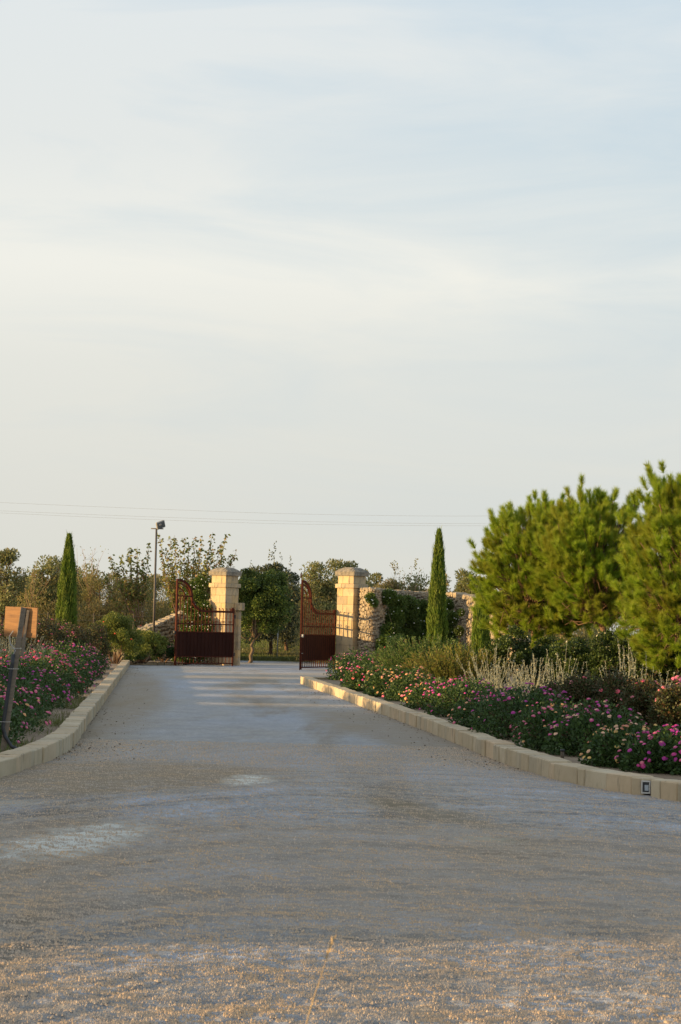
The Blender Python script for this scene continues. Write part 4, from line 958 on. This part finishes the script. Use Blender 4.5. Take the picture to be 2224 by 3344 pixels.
# stray stems with pink roses standing above the right roses
for px,py,D,lab in ((2210,2212,30,'single tall pink rose bloom at the right edge'),(2028,2217,33,'single pale pink rose bloom above the silvery shrubs')):
    x,y = B(px,D); h = Z(px,py,D)-.12; t = thing('single_rose',(x,y,.12),lab,'flower')
    mb = MB(); tube(mb,[(0,0,0),(.02,0,h*.5),(0,0,h)],.005,4); mb.build('stem','lantana',t)
    a = np.array([[0,0,h],[.03,-.02,h-.04],[-.05,0,h-.02]]); flowers(t,a,np.array([[0,-.8,.5]]*3),.045,[((.80,.16,.26),(.82,.25,.3))],'bloom')
# climbing jasmine on the walls
def climber(label, pts, D, mat='jasmine', n=9000, nf=120, off=.28):
    xs = [B(p[0],D) for p in pts]; x0,y0 = B(pts[0][0],D); t = thing('jasmine_climber',(x0,y0,.1),label,'climbing plant','white jasmine climbing the walls')
    ps=[]; ds=[]; mb = MB(); fp=[]
    tot = sum(p[2] for p in pts)
    for (px,py,r,dd) in pts:
        c = P(px,py,dd); c = c-np.array([x0,y0,.1]); rr = r*dd/F; k = int(n*r/tot)
        p,d = shell(c,(rr,.2,rr),k,.5); ps.append(p); ds.append(norm(d*[.6,.4,.6]+rdir(k)*.7+[0,-.3,-.15]))
        tube(mb,limb((c[0]*.6+.1,c[1],-.05),c,6,0,.05),np.linspace(.015,.006,6),4)
        m = int(nf*r/tot); q,_ = shell(c,(rr*1.05,.22,rr*1.05),m,.3); q[:,1] = c[1]-.2-rng.random(m)*.05; fp.append(q)
    p = np.concatenate(ps); p[:,2] = np.maximum(p[:,2],.0); raw('foliage',leafquads(p,np.concatenate(ds),rng.uniform(.05,.1,len(p)),.04,.1),4,mat,t); mb.build('stems','bark',t)
    fp = np.concatenate(fp); flowers(t,fp,np.tile([[0.,-1,.1]],(len(fp),1)),.026,[((.72,.72,.68),(.8,.78,.6))],'bloom')
climber('sprig of jasmine near the top of the wall beside the right pillar',[(1210,1952,17,81),(1222,1968,13,81)],81,n=1500,nf=6)
climber('large jasmine covering the stone wall left of the tall cypress',[(1270,1950,28,81.6),(1295,1975,36,82.4),(1285,2020,38,82),(1275,2065,34,81.4),(1265,2110,38,81),(1330,1985,42,83.6),(1325,2040,48,83.4),(1320,2100,50,83),(1375,1990,34,84.6),(1378,2045,42,84.4),(1375,2105,46,84),(1290,2140,45,81),(1350,2150,45,82)],82,n=40000,nf=60)
climber('jasmine on the stone wall right of the tall cypress',[(1462,1975,20,83.6),(1472,2020,26,83),(1462,2070,28,83),(1480,2110,26,82),(1500,2060,14,81.5),(1505,2000,10,81.6)],83,n=9000,nf=30)
climber('jasmine mound spilling over the left wing wall behind the gate leaf',[(628,1925,28,86.3),(655,1905,24,86.2),(648,1960,34,86),(620,1985,26,86),(665,1990,28,85.8),(640,2030,32,85.8),(608,2045,22,85.8),(672,2040,24,85.6),(640,2080,36,85.6),(600,2100,30,85.4),(650,2120,40,85.3),(590,2130,26,85.2)],86,n=24000,nf=110)
shrub('rose_bush','straggly rose bush with upright canes at the foot of the jasmine wall',1290,68,2075,45,'lantana',.7,5000,24,.06,.03,cr=.2,twigs=24,fl=(8,[((.55,.05,.06),(.6,.1,.1))],.035))
# ------------------------------------------------------------ unseen hedge, added and shaped to shade the drive from the low sun
def hedge():
    x0, y0, y1 = -10.6, 6.75, 40.5; t = thing('shade_hedge',(x0,y0,0),'long unseen hedge left of the drive, added to shade it from the low sun','hedge')
    L = y1-y0; n = 70000; p = np.stack([rng.uniform(-.5,.5,n), rng.uniform(0,L,n), rng.random(n)**.7], 1)
    hh = 2.02+.10*np.sin(p[:,1]*.9)+.07*np.sin(p[:,1]*2.7+1); hh *= np.interp(p[:,1],[0,1.5,17.8,19.5,24,25.5,L-7,L],[.5,1,1,1.22,1.22,1,.8,.5]); p[:,2] *= hh
    hh *= 1+.10*np.sin(p[:,1]*9.3)*np.exp(-p[:,1]/4)*np.sin(p[:,1]*4.1+1); fl = rng.random(n) < .6; p[:,0] = np.where(fl,np.sign(p[:,0])*rng.uniform(.38,.55,n),p[:,0]); p[:,2] = np.where(fl,p[:,2],hh*rng.uniform(.93,1.03,n))
    dn = np.clip((p[:,1]-.0)/2.6,0,1)**1.6; p = p[rng.random(n) < .04+dn]; n = len(p)
    raw('foliage',leafquads(p,norm(rdir(n)+[0,0,.4]),.09,.06),4,'laurel',t)
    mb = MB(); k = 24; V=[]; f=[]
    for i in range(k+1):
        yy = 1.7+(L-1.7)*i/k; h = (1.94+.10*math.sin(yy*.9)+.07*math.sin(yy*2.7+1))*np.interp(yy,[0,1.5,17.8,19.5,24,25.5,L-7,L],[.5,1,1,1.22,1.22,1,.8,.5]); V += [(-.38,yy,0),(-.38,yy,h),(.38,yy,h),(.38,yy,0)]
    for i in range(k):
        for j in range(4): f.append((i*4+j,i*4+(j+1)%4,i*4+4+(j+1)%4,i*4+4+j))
    f += [(0,1,2,3),(4*k,4*k+1,4*k+2,4*k+3)]; mb.add(V,f); mb.build('shade_core','darkcore',t)  # solid dark core, added so no sun passes between the leaves
hedge()
# ------------------------------------------------------------ grass and small litter
def grass():
    n = 60000; y = 98.6+24*rng.random(n)**1.2; x = rng.uniform(-7,3,n); h = rng.uniform(.05,.2,n)
    p = np.stack([x,y,VZ(y)],1); o = raw('verge_grass', leafquads(p,norm(rng.normal(size=(n,3))*.35+[0,0,1]),h,.02),4,'grassblade'); tag(o,'rough green grass of the verge beyond the gateway','grass',kind='stuff')
    n = 9000; t = rng.random(n); D = 19+26*t**1.4; ke = np.array([np.interp(D,lk[:,1],lk[:,0])])[0]
    x = ke-.28-rng.random(n)**1.5*.65; p = np.stack([x,D,np.full(n,.12)],1); keep = (np.sin(D*2.1)+np.sin(D*.83+1)+rng.normal(size=n)*.5) > .35
    p = p[keep]; o = raw('bed_grass', leafquads(p,norm(rng.normal(size=(len(p),3))*.55+[0,0,1]),rng.uniform(.05,.17,len(p)),.007),4,'grassblade'); tag(o,'thin weeds and grass between the left kerb and the lantanas','grass',kind='stuff')
grass()
def litter():
    n = 800; P_=[]
    for line, sgn in ((smoothline(lk),-1),(smoothline(rk),-1)):
        i = rng.integers(0,len(line)-1,n); q = line[i]+(line[i+1]-line[i])*rng.random((n,1)); tn = norm(line[i+1]-line[i]); nn = np.stack([-tn[:,1],tn[:,0]],1)
        q = q+nn*sgn*(rng.random((n,1))**2.2*.9+.01); P_.append(np.hstack([q,np.full((n,1),.006)]))
    p = np.concatenate(P_); n = len(p); d = norm(np.hstack([rng.normal(size=(n,2)),rng.random((n,1))*.25]))
    o = raw('dry_leaves', leafquads(p,d,rng.uniform(.01,.045,n),rng.uniform(.006,.02,n)),4,'litter'); tag(o,'small dry leaves and twigs swept along the kerbs','litter',kind='stuff')
litter()
# foreground dry stalk
b0 = P(1085,3072,3.2); b1 = P(1000,3344,3.2); t = thing('dry_grass_stem',(b1[0]-.30,3.2,0),'single thin dry golden grass stem rising at the bottom edge','grass stem')
o0 = np.array([b1[0]-.30,3.2,0]); d_ = (b0-b1); pts = [np.zeros(3), b1-o0-d_*4.2, b1-o0-d_*1.6, b1-o0, b1-o0+d_*.55, b0-o0]
pts[1] = np.array([.16,0,.35]); pts[2] = np.array([.235,0,.75])
mb = MB(); tube(mb,smoothline(pts,6),np.linspace(.0019,.0004,31),5); mb.build('stalk','drystalk',t,True)
V = leafquads(np.array([b0-o0-d_*k for k in np.linspace(0,.25,9)]),norm(np.tile(d_,(9,1))/np.linalg.norm(d_)+rdir(9)*.35),.012,.003); raw('seed_head',V,4,'drystalk',t)
